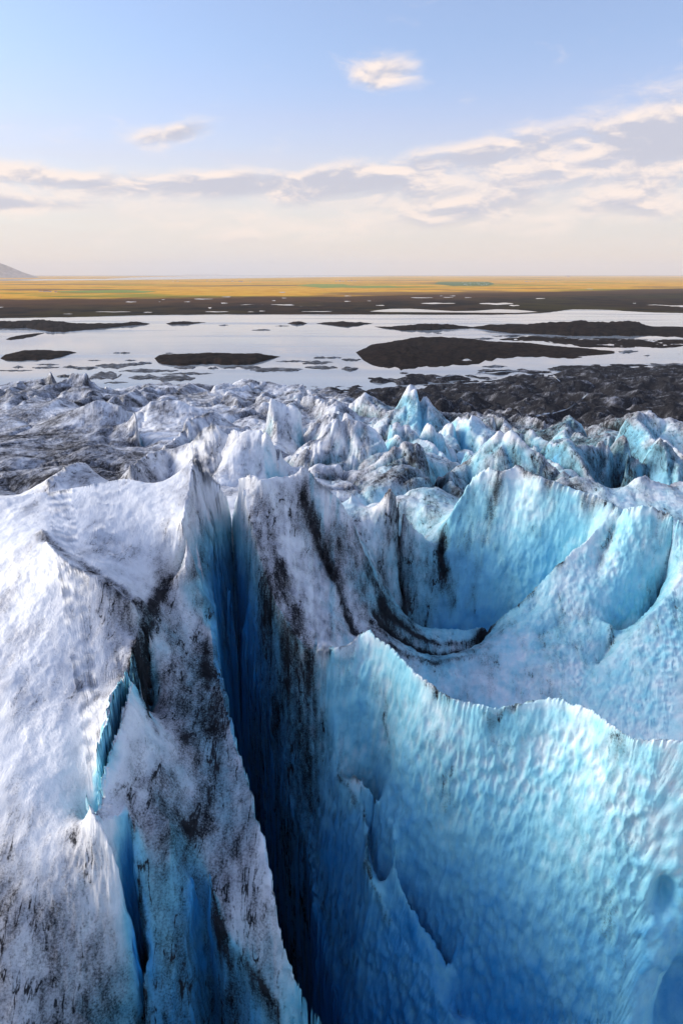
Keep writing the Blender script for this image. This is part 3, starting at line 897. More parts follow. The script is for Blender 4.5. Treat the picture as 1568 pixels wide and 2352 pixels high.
c_ice = t.mix(film, c_ice, t.mix(t.ramp(bfac, 0.1, 0.7), (0.31, 0.32, 0.37), (0.12, 0.30, 0.38)))
dcol = t.mix(t.ramp(mott, 0.35, 0.7), (0.007, 0.007, 0.009), (0.033, 0.032, 0.036))
mor = t.ramp(t.attr('moraine'), 0.1, 0.9)
c_all = t.mix(t.math('MULTIPLY', dfac, 0.985), c_ice, dcol)
t.link(c_all, b.inputs['Base Color'])
t.link(t.math('MULTIPLY', t.math('SUBTRACT', 1.0, dfac), 0.35), b.inputs['Specular IOR Level'])
t.link(t.math('ADD', t.math('MULTIPLY', dfac, 0.3), 0.42), b.inputs['Roughness'])
bmp = t.n('ShaderNodeBump')
bmp.inputs['Strength'].default_value = 0.5
bmp.inputs['Distance'].default_value = 0.12
t.link(t.math('ADD', fine, t.math('MULTIPLY', grain, 0.5)), bmp.inputs['Height'])
t.link(bmp.outputs[0], b.inputs['Normal'])
# the ice masses that the crevasses and troughs set apart are parts of the one glacier
glacier = bpy.data.objects.new("glacier", None)
coll.objects.link(glacier)
glacier['kind'] = "structure"
glacier['label'] = "crevassed glacier of white and blue ice streaked with black grit"
fu = 0.25 * (UR[:-1, :-1] + UR[1:, :-1] + UR[:-1, 1:] + UR[1:, 1:])
fy = 0.25 * (YR[:-1, :-1] + YR[1:, :-1] + YR[:-1, 1:] + YR[1:, 1:])
fd = 0.25 * (darkR[:-1, :-1] + darkR[1:, :-1] + darkR[:-1, 1:] + darkR[1:, 1:])
back = np.interp(fu, [-1, -.75, -.6, -.4, -.27, -.2, -.12, -.08, 0, .13, .2, .26, .33, .4, .5, 1], [52, 56, 60, 65, 68, 70, 68, 72, 75, 76, 77, 76, 73, 70, 66, 58])
mainc = np.interp(fy, [9, 16, 20, 23.5, 27, 31, 37, 45, 52, 80], [.02, -.03, -.065, -.094, -.118, -.138, -.157, -.17, -.173, -.168])
leftc = np.interp(fy, [9, 23, 24, 25, 26, 27, 29.5, 32.2, 35, 37.8, 40.8, 43, 50, 80], [-.44, -.4227, -.40, -.3935, -.40, -.447, -.415, -.388, -.3515, -.33, -.312, -.27, -.205, -.19])
behind = np.interp(fu, [-.2, .03, .05, .08, .12, .2, .3, .4, .5, .6, .8, 1], [47.5, 47.5, 47, 45.5, 43.5, 41.5, 39.5, 38, 36.5, 34.5, 32, 30])
bowlc = np.interp(fy, [40, 47.5, 50, 55, 59, 65, 68, 72, 80], [.03, .03, .05, .075, .086, .10, .085, .045, .03])
rid = np.where(fu < leftc, 0, np.where(fu < mainc, 1, np.where(fy < behind, 3, np.where(fu < bowlc, 2, 4))))
rid = np.where(fy > back, 5, rid)
rid = np.where(fd > 0.5, 6, rid)
VI = np.arange(NR * NC, dtype=np.int32).reshape(NR, NC)
QF = np.stack([VI[:-1, :-1], VI[:-1, 1:], VI[1:, 1:], VI[1:, :-1]], -1)
PW = (P + np.array([0, 0, CAM_Z])).reshape(-1, 3).astype(np.float32)
NW = N.reshape(-1, 3).astype(np.float32)
ATT = {"dirt_shade": dirt_shade.ravel(), "blue": blue.ravel(), "moraine": darkR.ravel()}
for k, (nm, lab) in enumerate([("snow_dome", "smooth white ice dome on the left"), ("ice_slab", "grey-blue streaked slab between the left fissure and the black crevasse"),
                               ("dirty_ice_slab", "white slab with black grit bands right of the black crevasse"), ("ice_wall", "scalloped blue ice wall at lower right"),
                               ("ice_bowl", "curved blue ice bowl with fins and a black melt groove"), ("serac_field", "broken field of seracs in the middle distance"),
                               ("moraine_ice", "black grit-covered ice humps beside the lagoon")]):
    q = QF[rid == k]
    used, inv = np.unique(q.ravel(), return_inverse=True)
    me = bpy.data.meshes.new(nm)
    me.vertices.add(len(used))
    me.vertices.foreach_set('co', PW[used].ravel())
    me.loops.add(q.size)
    me.loops.foreach_set('vertex_index', inv.astype(np.int32).ravel())
    me.polygons.add(len(q))
    me.polygons.foreach_set('loop_start', np.arange(0, q.size, 4, dtype=np.int32))
    me.polygons.foreach_set('loop_total', np.full(len(q), 4, np.int32))
    me.polygons.foreach_set('use_smooth', np.full(len(q), True))
    me.update(calc_edges=True)
    me.normals_split_custom_set_from_vertices(NW[used])
    for an, av in ATT.items():
        set_attr(me, an, av[used])
    obj(nm, me, m_ice, glacier, label=lab)


def ice_height(u, Yd):
    return float(bil(TOP, np.array([u]), np.array([math.log(Yd)]))[0]) + CAM_Z


# ================================================================== LAGOON, PLAIN, SEA
m_water, t, b = material("still_water", 0.06, 0.5)
b.inputs['Base Color'].default_value = (0.20, 0.24, 0.27, 1)
b.inputs['IOR'].default_value = 1.33
tc = t.n('ShaderNodeNewGeometry').outputs['Position']
wv = t.noise(tc, 0.03, 5, 0.6)
bmp = t.n('ShaderNodeBump')
bmp.inputs['Strength'].default_value = 0.06
bmp.inputs['Distance'].default_value = 1.0
t.link(wv, bmp.inputs['Height'])
band = t.noise(t.vmath('MULTIPLY', tc, (0.0012, 0.008, 1.0)), 1.0, 6, 0.6)
t.link(t.math('ADD', 0.03, t.math('MULTIPLY', t.ramp(band, 0.45, 0.65), 0.16)), b.inputs['Roughness'])
t.link(t.mix(t.ramp(band, 0.4, 0.7), (0.34, 0.39, 0.43), (0.24, 0.31, 0.38)), b.inputs['Base Color'])
t.link(bmp.outputs[0], b.inputs['Normal'])


def sheet(name, poly, z, mat, **props):
    mm = bpy.data.meshes.new(name)
    mm.from_pydata([(x, y, z) for x, y in poly], [], [list(range(len(poly)))])
    return obj(name, mm, mat, **props)


sheet("lake", [(-4000, 200), (4000, 200), (4000, 3200), (-4000, 3200)], 0.0, m_water, kind="structure", label="pale still glacial lagoon mirroring the sky")

# plain: one sheet from the lagoon bed to the horizon
pr = np.concatenate([np.linspace(150, 2200, 12, endpoint=False), np.exp(np.linspace(math.log(2200), math.log(9000), 190, endpoint=False)), np.exp(np.linspace(math.log(9000), math.log(90000), 40))])
pa = np.linspace(-1.6, 1.6, 420)
PA, PR = np.meshgrid(pa, pr)
PX = PA * PR; PY = PR


def shore_y(px):
    return np.interp(px, [-600, -100, 0, 200, 350, 500, 800, 1000, 1130, 1200, 1260, 1310, 1400, 1480, 1568, 1800, 2400],
                     [732, 732, 731, 728, 724, 722.5, 722.5, 723, 723, 721, 718, 711, 713, 717, 719, 722, 722])


# survey column of each map point (at lake level)
def to_px(Xw, Yw, z=0.0):
    zc = z - CAM_Z
    f = Yw * CP - zc * SP
    upc = Yw * SP + zc * CP
    return 784 + FPX * Xw / f, 1176 - FPX * upc / f


qx, qy = to_px(PX, PY)
edge = shore_y(qx) + 0.5 * fbm(PX / 120, PY / 300, PX * 0, 3)
land = smooth(0.8, -1.2, qy - edge)
hum = fbm(PX / 260, PY / 420, PX * 0 + 2, 4) * smooth(2400, 2900, PY)
PZ = -4 + land * (6.0 + 5.0 * hum * smooth(7500, 5200, PY) + 1.5 * fbm(PX / 60, PY / 120, PX * 0, 3) * smooth(6000, 4000, PY))
me = grid_mesh("plain", np.stack([PX, PY, PZ], -1).reshape(-1, 3), len(pr), len(pa))
m_plain, t, b = material("plain_grass_and_moor", 1.0, 0.0)
pos = t.n('ShaderNodeNewGeometry').outputs['Position']
x_, y_, z_ = t.sep(pos)
v = t.comb(t.math('MULTIPLY', x_, 0.0016), t.math('MULTIPLY', y_, 0.0011), 0.0)
n1 = t.noise(v, 1.0, 6, 0.6)
n2 = t.noise(v, 4.0, 6, 0.65)
n3 = t.noise(t.comb(t.math('MULTIPLY', x_, 0.00035), t.math('MULTIPLY', y_, 0.0009), 2.0), 1.0, 5, 0.6)
edge_y = t.math('ADD', y_, t.math('MULTIPLY', t.math('SUBTRACT', n1, 0.5), 900))
edge_y = t.math('SUBTRACT', edge_y, t.math('MULTIPLY', x_, 0.35))
edge_y = t.math('SUBTRACT', edge_y, t.math('MULTIPLY', t.math('MAXIMUM', x_, 0.0), 0.35))
grass = t.ramp(edge_y, 4100, 4700)  # moor gives way to grass; the plain's sun-to-shade edge is coloured in here too
moor = t.mix(t.ramp(n2, 0.35, 0.65), (0.007, 0.005, 0.004), (0.050, 0.026, 0.011))
moor = t.mix(t.math('MULTIPLY', t.ramp(n1, 0.48, 0.62), 0.7), moor, (0.046, 0.038, 0.008))
moor = t.mix(t.math('MULTIPLY', t.ramp(edge_y, 3000, 3900), 0.8), moor, t.mix(n2, (0.05, 0.022, 0.010), (0.16, 0.070, 0.025)))
gold = t.mix(t.ramp(n2, 0.3, 0.7), (0.70, 0.30, 0.025), (0.88, 0.50, 0.06))
gold = t.mix(t.ramp(n3, 0.56, 0.60), gold, (0.30, 0.16, 0.05))
gold = t.mix(t.math('MULTIPLY', t.ramp(n3, 0.43, 0.40), 0.8), gold, (0.24, 0.26, 0.03))
col = t.mix(grass, moor, gold)
t.link(col, b.inputs['Base Color'])
obj("plain", me, m_plain, kind="structure", label="flat coastal plain, dark moor in front and golden grass behind")

# ------------------------------------------------------------------ meltwater running over the grit-covered ice
def on_ice(px, py):
    x, y, z = sight(px, py)
    Yv = np.exp(np.linspace(math.log(120), math.log(1180), 3000))
    ray = z / y * Yv
    sur = bil(TOP, np.full(Yv.shape, x / y), np.log(Yv))
    k = int(np.argmax(sur >= ray))
    return float(x / y * Yv[k]), float(Yv[k])


m_melt, t, b = material("meltwater", 0.12, 0.5)
b.inputs['Base Color'].default_value = (0.40, 0.43, 0.45, 1)
for path, wd, lab in (([(1226, 961), (1262, 952), (1300, 943), (1322, 930), (1342, 912), (1352, 902)], 0.7, "bright meltwater stream curving over the black ice at right"),
                      ([(1266, 853), (1272, 866), (1284, 877)], 0.9, "short meltwater runnel near the lagoon shore at right"),
                      ([(1000, 868), (1060, 862), (1130, 856), (1190, 853)], 1.4, "thin melt channel along the dark ice edge")):
    vv, ff = [], []
    P0 = resample([(a, c, 0) for a, c in path], 1.5)
    g = [on_ice(a, c) for a, c in P0[:, :2]]
    for k, (gx, gy) in enumerate(g):
        for sgn in (-1, 1):
            xx, yy = gx + sgn * wd * 0.4, gy + sgn * wd
            vv.append((xx, yy, float(bil(TOP, np.array([xx / yy]), np.array([math.log(yy)]))[0]) + CAM_Z + 0.7))
        if k:
            ff.append((2 * k - 2, 2 * k - 1, 2 * k + 1, 2 * k))
    mm = bpy.data.meshes.new("meltwater_stream")
    mm.from_pydata(vv, [], ff)
    obj("meltwater_stream", mm, m_melt, kind="structure", label=lab)

# ------------------------------------------------------------------ mountains
m_rock, t, b = material("mountain_rock", 0.95, 0.1)
pos = t.n('ShaderNodeNewGeometry').outputs['Position']
n1 = t.noise(pos, 0.006, 7, 0.65)
t.link(t.mix(t.ramp(n1, 0.35, 0.7), (0.30, 0.26, 0.24), (0.55, 0.48, 0.43)), b.inputs['Base Color'])


def mountain(name, ridge, nx, ny, margin, rough, label):
    """ridge: list of (x, y, height, half width)"""
    r = np.array(ridge, float)
    x0, x1 = r[:, 0].min() - margin, r[:, 0].max() + margin
    y0, y1 = r[:, 1].min() - margin, r[:, 1].max() + margin
    XX, YY = np.meshgrid(np.linspace(x0, x1, nx), np.linspace(y0, y1, ny))
    H = np.full(XX.shape, -30.0)
    wob = fbm(XX / margin * 2.2, YY / margin * 2.2, XX * 0 + 1.1, 5, 0.55)
    for (ax, ay, ah, aw), (bx, by, bh, bw) in zip(ridge[:-1], ridge[1:]):
        dx_, dy_ = bx - ax, by - ay
        tt = np.clip(((XX - ax) * dx_ + (YY - ay) * dy_) / (dx_ * dx_ + dy_ * dy_), 0, 1)
        d = np.hypot(XX - ax - tt * dx_, YY - ay - tt * dy_)
        h = ah + tt * (bh - ah)
        wd = aw + tt * (bw - aw)
        H = np.maximum(H, h * (1 + 0.22 * wob) - (h + 40) * (d / wd) ** 0.9 * (1 + rough * wob))
    H = np.maximum(H, -30)
    mm = grid_mesh(name, np.stack([XX, YY, H], -1).reshape(-1, 3), ny, nx)
    return obj(name, mm, m_rock, kind="structure", label=label)


mountain("far_mountain", [(-18000, 25500, 850, 3000), (-15500, 25000, 880, 2600), (-13300, 24700, 860, 2000), (-12300, 24500, 760, 1500), (-11600, 24400, 560, 1100), (-11000, 24400, 300, 800)], 200, 90, 3000, 0.5,
         "hazy pale mountain slope at the left end of the horizon")

# ------------------------------------------------------------------ ponds, estuary, sea, hay fields on the plain
Ztree_pz = PZ


def plain_z(x, y):
    iy = int(np.clip(np.searchsorted(pr, y), 1, len(pr) - 1))
    ix = int(np.clip(np.searchsorted(pa, x / y), 1, len(pa) - 1))
    return float(PZ[iy - 1:iy + 1, ix - 1:ix + 1].max())


m_pond, t, b = material("pond_water", 0.08, 0.5)
b.inputs['Base Color'].default_value = (0.25, 0.28, 0.30, 1)
b.inputs['IOR'].default_value = 1.33
m_sea, t, b = material("sea_water", 0.25, 0.5)
b.inputs['Base Color'].default_value = (0.16, 0.20, 0.26, 1)
m_field, t, b = material("mown_hay_field", 0.9, 0.1)
pos = t.n('ShaderNodeNewGeometry').outputs['Position']
t.link(t.mix(t.noise(pos, 0.01, 4), (0.16, 0.26, 0.02), (0.34, 0.36, 0.04)), b.inputs['Base Color'])


def flat_patch(name, outline, mat, lift=0.25, **props):
    px = [p[0] for p in outline]; py = [p[1] for p in outline]
    x, y = at_drop(px, py, CAM_Z - 2.0)
    z = max(plain_z(a, c) for a, c in zip(x, y)) + lift
    x, y = at_drop(px, py, CAM_Z - z)
    return sheet(name, list(zip(x, y)), z, mat, **props)


def lens(x0, x1, yc, th, n=16):
    o = []
    for k in range(2 * n):
        a = math.pi * k / n
        wob = 1 + 0.35 * math.sin(3 * a + x0) + 0.2 * math.sin(7 * a + yc * 3)
        o.append(((x0 + x1) / 2 - math.cos(a) * (x1 - x0) / 2, yc - math.sin(a) * th * wob))
    return o


for (x0, x1, yc, th) in [(288, 314, 693.4, .8), (365, 369, 693, .5), (371, 379, 688, .4), (220, 302, 716.2, .6), (145, 167, 721, .4), (330, 350, 717.3, .7), (445, 489, 686.8, .7), (510, 531, 681.8, .6),
                         (423, 437, 693.2, .5), (507, 523, 696.2, .9), (478, 486, 707, 1.3), (471, 526, 716, .8), (569, 583, 716.2, .5), (595, 609, 714.5, .7), (624, 633, 690.6, .6), (647, 658, 684.5, .5), (641, 656, 671.2, .7),
                         (692, 763, 715.4, .6), (942, 994, 683.8, .7), (1017, 1040, 683, .6), (1009, 1017, 679.6, .4), (1032, 1046, 679.6, .5), (1066, 1082, 683.5, .5), (966, 1045, 696.7, 1.3), (1100, 1178, 697.4, 2.0),
                         (863, 883, 701.4, .8), (790, 805, 692, .7), (790, 806, 679.6, .5), (843, 852, 691, .5), (1229, 1251, 685.7, .7), (1452, 1460, 696.5, .6), (1168, 1192, 701.5, 1.2), (1345, 1362, 663.6, .4)]:
    flat_patch("pond", lens(x0, x1, yc, th), m_pond, kind="structure", label="small bright pond on the dark moor")
flat_patch("pond", [(848, 715.2), (870, 712), (896, 709.5), (941, 709), (985, 711.5), (1042, 714.6), (1090, 714), (1140, 710.3), (1185, 711.5), (1215, 714), (1234, 716.4), (1185, 718.6), (1090, 717.9), (990, 717.2), (880, 716.4)], m_pond,
           kind="structure", label="long bright pool behind the dark gravel bar")
flat_patch("estuary", [(-200, 642.0), (80, 641.4), (240, 640.6), (300, 637.6), (360, 636), (440, 634.6), (560, 633.4), (700, 632.6), (830, 632.4), (900, 632.9), (880, 634.6), (760, 636.4), (620, 638.4), (500, 640), (400, 641.8), (240, 643.4), (80, 644.4), (-200, 645)], m_pond, 1.0,
           kind="structure", label="pale tidal estuary beyond the golden plain")
sheet("sea", [(-90000, 44000), (90000, 44000), (90000, 88000), (-90000, 88000)], 6.0, m_sea, kind="structure", label="grey sea along the horizon")
for pts in ([(125, 669.5), (190, 667.6), (280, 666.0), (360, 669.2), (330, 672.2), (220, 672.6), (140, 671.6)], [(680, 655.2), (720, 652.0), (790, 653.2), (820, 659.5), (740, 661.5)], [(800, 656.5), (892, 656), (930, 659.2), (840, 661.8), (790, 660.5)]):
    flat_patch("hay_field", pts, m_field, 0.4, kind="structure", label="bright green mown field on the golden plain")
m_field2, t, b = material("green_crop_field", 0.9, 0.1)
pos = t.n('ShaderNodeNewGeometry').outputs['Position']
t.link(t.mix(t.noise(pos, 0.008, 4), (0.06, 0.13, 0.03), (0.12, 0.20, 0.05)), b.inputs['Base Color'])
flat_patch("crop_field", [(997, 652.2), (1005, 647.6), (1120, 647.2), (1136, 652), (1120, 656.4), (1040, 656.6)], m_field2, 0.4, kind="structure", label="dark green field dotted with white hay bales")

# ------------------------------------------------------------------ islands and floating slabs
m_grav, t, b = material("black_gravel", 1.0, 0.02)
pos = t.n('ShaderNodeNewGeometry').outputs['Position']
n1 = t.noise(pos, 0.08, 7, 0.65)
t.link(t.mix(t.ramp(n1, 0.35, 0.7), (0.006, 0.005, 0.005), (0.030, 0.018, 0.013)), b.inputs['Base Color'])
bmp = t.n('ShaderNodeBump')
bmp.inputs['Strength'].default_value = 0.6
bmp.inputs['Distance'].default_value = 1.5
t.link(t.noise(pos, 0.2, 6, 0.6), bmp.inputs['Height'])
t.link(bmp.outputs[0], b.inputs['Normal'])
m_floe, t, b = material("grit_covered_floe_ice", 0.7, 0.3)
pos = t.n('ShaderNodeNewGeometry').outputs['Position']
n1 = t.noise(t.vmath('MULTIPLY', pos, (0.35, 1.0, 1.0)), 0.22, 6, 0.65)
t.link(t.mix(t.ramp(n1, 0.50, 0.66), (0.020, 0.019, 0.020), (0.34, 0.37, 0.41)), b.inputs['Base Color'])


def mound(name, pts, mat, rough, power, label, cat, group, nv=22, cols=6.0, plateau=False):
    """low mound standing in the water: pts = survey x, near shore y, far shore y, height in metres"""
    p = np.array(pts, float)
    px = np.arange(p[0, 0], p[-1, 0] + 0.01, max((p[-1, 0] - p[0, 0]) / 160.0, min(cols * 0.5, (p[-1, 0] - p[0, 0]) / 14.0)))
    nearp = np.interp(px, p[:, 0], p[:, 1]); farp = np.interp(px, p[:, 0], p[:, 2]); hh = np.interp(px, p[:, 0], p[:, 3])
    jig = np.array([random.uniform(-1, 1) for _ in px])
    thick = np.maximum(nearp - farp, 0.2)
    jig = np.interp(np.arange(len(px)), np.arange(0, len(px) + 4, 4)[:len(jig)], jig[:len(np.arange(0, len(px) + 4, 4))])
    nearp = nearp + jig * thick * 0.06 + 0.6 * np.minimum(thick, 3) * fbm(px / 9.0, px * 0, px * 0 + 0.7, 4, 0.6)
    farp = farp + 0.5 * np.minimum(thick, 3) * fbm(px / 11.0, px * 0 + 5, px * 0 + 0.7, 4, 0.6)
    x1, y1 = at_drop(px, nearp, CAM_Z)
    x2, y2 = at_drop(px, farp, CAM_Z)
    vv = np.linspace(0, 1, nv)[:, None]
    XX = x1 + (x2 - x1) * vv
    YY = y1 + (y2 - y1) * vv
    prof = np.sin(np.pi * np.clip(vv, 0, 1)) ** power
    nz = fbm(XX / 40, YY / 60, XX * 0 + 0.3 * len(px), 4, 0.55)
    nz2 = fbm(XX / 11, YY / 16, XX * 0 + 2, 3, 0.55)
    ZZ = -0.6 + (hh + 0.6) * prof * (1 + 1.6 * rough * nz + 0.9 * rough * nz2)
    cx, cy = float(XX.mean()), float(YY.mean())
    mm = grid_mesh(name, np.stack([XX - cx, YY - cy, ZZ], -1).reshape(-1, 3), nv, len(px))
    o = obj(name, mm, mat, label=label, category=cat)
    if group:
        o['group'] = group
    o.location = (cx, cy, 0)
    return o


ISL = "gravel islands in the lagoon"
mound("gravel_island", [(-150, 750, 742, 8), (0, 755, 742, 9), (60, 754, 741, 11), (110, 762, 741, 13), (140, 763, 742, 12), (165, 762, 744, 9), (210, 757, 746, 7), (250, 753, 746, 6), (280, 750, 745, 5), (310, 747, 743, 7), (330, 746, 743, 4), (345, 744.5, 743.5, .4)], m_grav, .5, .7,
      "long dark hilly island tapering rightward at the left edge of the lagoon", "island", ISL)
mound("gravel_island", [(15, 780, 779, .3), (25, 781, 775, 2), (50, 779, 770, 2.5), (80, 772, 766, 2.5), (104, 765.5, 764.5, .3)], m_grav, .5, .7,
      "thin dark sliver of an island just below the long left island", "island", ISL)
mound("gravel_island", [(382, 744, 743, .2), (395, 746, 741.5, 4), (430, 745, 741, 4.5), (455, 743, 740.5, 3), (474, 740.8, 740, .2)], m_grav, .5, .7,
      "small low dark island alone left of centre, near the far shore", "island", ISL)
mound("gravel_island", [(660, 743.5, 743, .2), (670, 745, 741.5, 3.5), (682, 746, 741, 6), (695, 745.5, 741.5, 4), (706, 743, 742.5, .2)], m_grav, .5, .7,
      "smallest dark humped island, in the middle near the far shore", "island", ISL)
mound("gravel_island", [(725, 743.5, 743, .2), (745, 745, 741, 4), (785, 751, 741, 6), (800, 751, 741, 6), (825, 748, 741, 4), (857, 742.6, 742, .2)], m_grav, .5, .7,
      "low dark island just right of the smallest humped one", "island", ISL)
mound("gravel_island", [(860, 750.5, 750, .2), (890, 756, 751, 3), (920, 759, 750, 6), (965, 759, 749, 9), (1005, 758, 748, 9), (1040, 756, 750, 6), (1090, 754, 752, 1.5)], m_grav, .5, .7,
      "dark humped island at the left tip of the long right hill", "island", ISL)
mound("gravel_island", [(1075, 753, 752, .3), (1120, 758, 750, 7), (1170, 765, 748, 10), (1210, 767, 748, 9), (1235, 768, 747, 12), (1270, 770, 746, 15), (1315, 771, 746, 18), (1360, 772, 746, 16), (1400, 772, 746, 17), (1450, 772, 747, 17), (1485, 772, 749, 9), (1500, 773, 750, 5), (1568, 775, 750, 6), (1750, 775, 748, 10)], m_grav, .4, .7,
      "tallest and longest black hill island at the right edge", "island", ISL)
mound("gravel_island", [(1147, 780.5, 779.5, .2), (1174, 783, 775, .8), (1234, 785, 770, 1.2), (1290, 792, 773, 1.5), (1334, 798, 776, 1.5), (1430, 799, 777, 1.5), (1530, 800, 779, 1.2), (1568, 795, 779, 1.2), (1700, 795, 778, 2)], m_grav, 1.4, .5,
      "flat black gravel spit in front of the tall right hill", "island", ISL)
mound("gravel_island", [(817, 809.5, 809, .2), (834, 828, 800, 2), (854, 838, 791, 3), (884, 847, 787, 4), (934, 848.5, 778, 5), (964, 847, 774, 5), (1034, 841, 776, 5), (1084, 837, 779, 4), (1120, 830, 783, 4), (1154, 824, 785, 3.5), (1220, 819, 789, 3), (1284, 824, 794, 1.6), (1344, 822, 799, 1.0), (1410, 812, 806, .3)], m_grav, 1.0, .45,
      "broad flat brown island nearest the ice, right of centre", "island", ISL, 40)
mound("gravel_island", [(355, 823, 822, .2), (365, 835, 818, 5), (395, 841, 816, 7), (430, 840, 816, 7), (480, 837, 815, 8), (540, 839, 816, 8), (580, 838, 816, 7), (600, 832, 816, 6), (625, 824, 818, 3), (643, 820, 819, .2)], m_grav, .35, .5,
      "flat-topped dark island left of centre, near the ice front", "island", ISL)
mound("gravel_island", [(2, 824, 823, .2), (15, 829, 814, 4), (60, 829, 807, 6), (100, 827, 806, 6), (140, 821, 807, 5), (165, 812, 808, 2), (178, 810.5, 810, .2)], m_grav, .4, .6,
      "dark island at the left edge, closest to the ice", "island", ISL)

FLOE = "grit-covered ice floes"
flo1 = [(60, 110, 558, 8), (165, 275, 546, 4), (0, 150, 574, 5), (150, 275, 560, 6), (290, 360, 558, 6), (330, 450, 562, 9), (440, 600, 552, 16), (560, 660, 545, 8), (590, 700, 540, 6), (410, 560, 600, 24), (545, 820, 575, 11), (700, 900, 610, 18), (590, 740, 605, 14),
        (740, 980, 588, 6), (470, 600, 628, 6), (800, 900, 560, 10), (955, 1005, 563, 8), (1028, 1200, 560, 10), (1150, 1390, 570, 14), (1265, 1430, 531, 4), (1390, 1530, 538, 10), (1400, 1550, 560, 10), (1440, 1500, 515, 6), (1500, 1568, 515, 4), (260, 340, 600, 6),
        (405, 465, 527, 2), (575, 630, 527, 2), (760, 795, 494, 2), (520, 600, 493, 2), (1005, 1050, 366, 3), (1157, 1245, 388, 3), (1265, 1330, 369, 2)]
flo2 = [(0, 90, 525, 8), (0, 75, 568, 14), (625, 810, 577, 10), (645, 760, 555, 6), (620, 700, 572, 6), (945, 1060, 570, 7), (1060, 1245, 566, 6), (1245, 1350, 551, 6), (1380, 1600, 550, 14), (1270, 1360, 487, 9), (1385, 1415, 505, 4), (690, 840, 415, 5), (590, 700, 427, 4), (425, 470, 403, 2)]
ORD = ["first", "second", "third", "fourth", "fifth", "sixth", "seventh", "eighth", "ninth", "tenth", "eleventh", "twelfth", "thirteenth", "fourteenth", "fifteenth"]


def floe_place(x, y):
    if y < 800:
        return "in the open water by the far islands" if x < 800 else "between the long right hill and the broad island"
    if y > 828 or x < 350:
        if x < 150:
            return "below the dark island at the left edge"
        if x < 345:
            return "left of the flat-topped island by the ice front"
        if x < 520:
            return "below the flat-topped island by the ice front"
        if x < 650:
            return "below the right end of the flat-topped island"
    if x < 840:
        return "between the flat-topped island and the broad brown island"
    if x < 1220:
        return "along the ice edge below the broad brown island"
    return "along the dark shore at the right edge"


floes = []
for (a, c, y, h), ox in [(f, 0) for f in flo1] + [(f, 784.4) for f in flo2]:
    x0, x1, yc, hh = ox + a * .5, ox + c * .5, 564.4 + y * .5, h * .5
    floes.append((floe_place((x0 + x1) / 2, yc), x0, x1, yc, hh))
floes.sort(key=lambda f: (f[0], f[1] + f[2]))
seen = {}
for place, x0, x1, yc, hh in floes:
    seen[place] = seen.get(place, 0) + 1
    n = 9
    pts = []
    for k in range(n):
        f = k / (n - 1)
        s = math.sin(math.pi * min(max(f, 0.02), 0.98)) ** 0.5
        sl = (f - 0.5) * hh * random.uniform(-0.8, 0.3)
        pts.append((x0 + (x1 - x0) * f, yc + sl + hh * s * random.uniform(.5, 1.1) + .12, yc + sl - hh * s * random.uniform(.4, 1.1) - .12, 0.1 + s * random.uniform(.2, 1.5)))
    mound("ice_floe", pts, m_floe, .8, .3, ORD[seen[place] - 1] + " dirty ice floe from the left " + place, "ice floe", FLOE, 9, 3.0)

# ------------------------------------------------------------------ farms and the far town
m_wall, t, b = material("white_farm_wall", 0.8, 0.2)
b.inputs['Base Color'].default_value = (0.80, 0.78, 0.74, 1)
m_roof, t, b = material("red_sheet_roof", 0.6, 0.3)
b.inputs['Base Color'].default_value = (0.35, 0.10, 0.06, 1)
wm = bpy.data.meshes.new("farm_wall")
wm.from_pydata([(-.5, -.5, 0), (.5, -.5, 0), (.5, .5, 0), (-.5, .5, 0), (-.5, -.5, .6), (.5, -.5, .6), (.5, .5, .6), (-.5, .5, .6), (-.5, 0, .97), (.5, 0, .97)], [],
               [(0, 1, 5, 4), (2, 3, 7, 6), (1, 2, 6, 9, 5), (3, 0, 4, 8, 7), (0, 3, 2, 1)])
wm.materials.append(m_wall)
rm = bpy.data.meshes.new("farm_roof")
rm.from_pydata([(-.54, -.58, .55), (.54, -.58, .55), (.54, 0, 1.02), (-.54, 0, 1.02), (.54, .58, .55), (-.54, .58, .55), (-.54, -.58, .50), (.54, -.58, .50), (.54, 0, .97), (-.54, 0, .97), (.54, .58, .50), (-.54, .58, .50)], [],
               [(0, 1, 2, 3), (3, 2, 4, 5), (7, 6, 9, 8), (8, 9, 11, 10), (6, 7, 1, 0), (10, 11, 5, 4), (1, 7, 8, 2), (2, 8, 10, 4), (0, 3, 9, 6), (3, 5, 11, 9)])
rm.materials.append(m_roof)


def farm(px, py, wpx, label, group, hf=0.45):
    x, y = at_drop(px, py, CAM_Z - 2.5)
    z = plain_z(float(x), float(y))
    wd = wpx / FPX * float(y)
    e = bpy.data.objects.new("farm_building", None)
    coll.objects.link(e)
    e.location = (float(x), float(y), z - 0.3)
    e.rotation_euler = (0, 0, random.uniform(-.3, .3))
    e.scale = (wd, wd * 0.5, wd * hf)
    e['label'] = label; e['category'] = "building"; e['group'] = group
    for nm, mm in (("wall", wm), ("roof", rm)):
        c = bpy.data.objects.new(nm, mm)
        coll.objects.link(c)
        c.parent = e


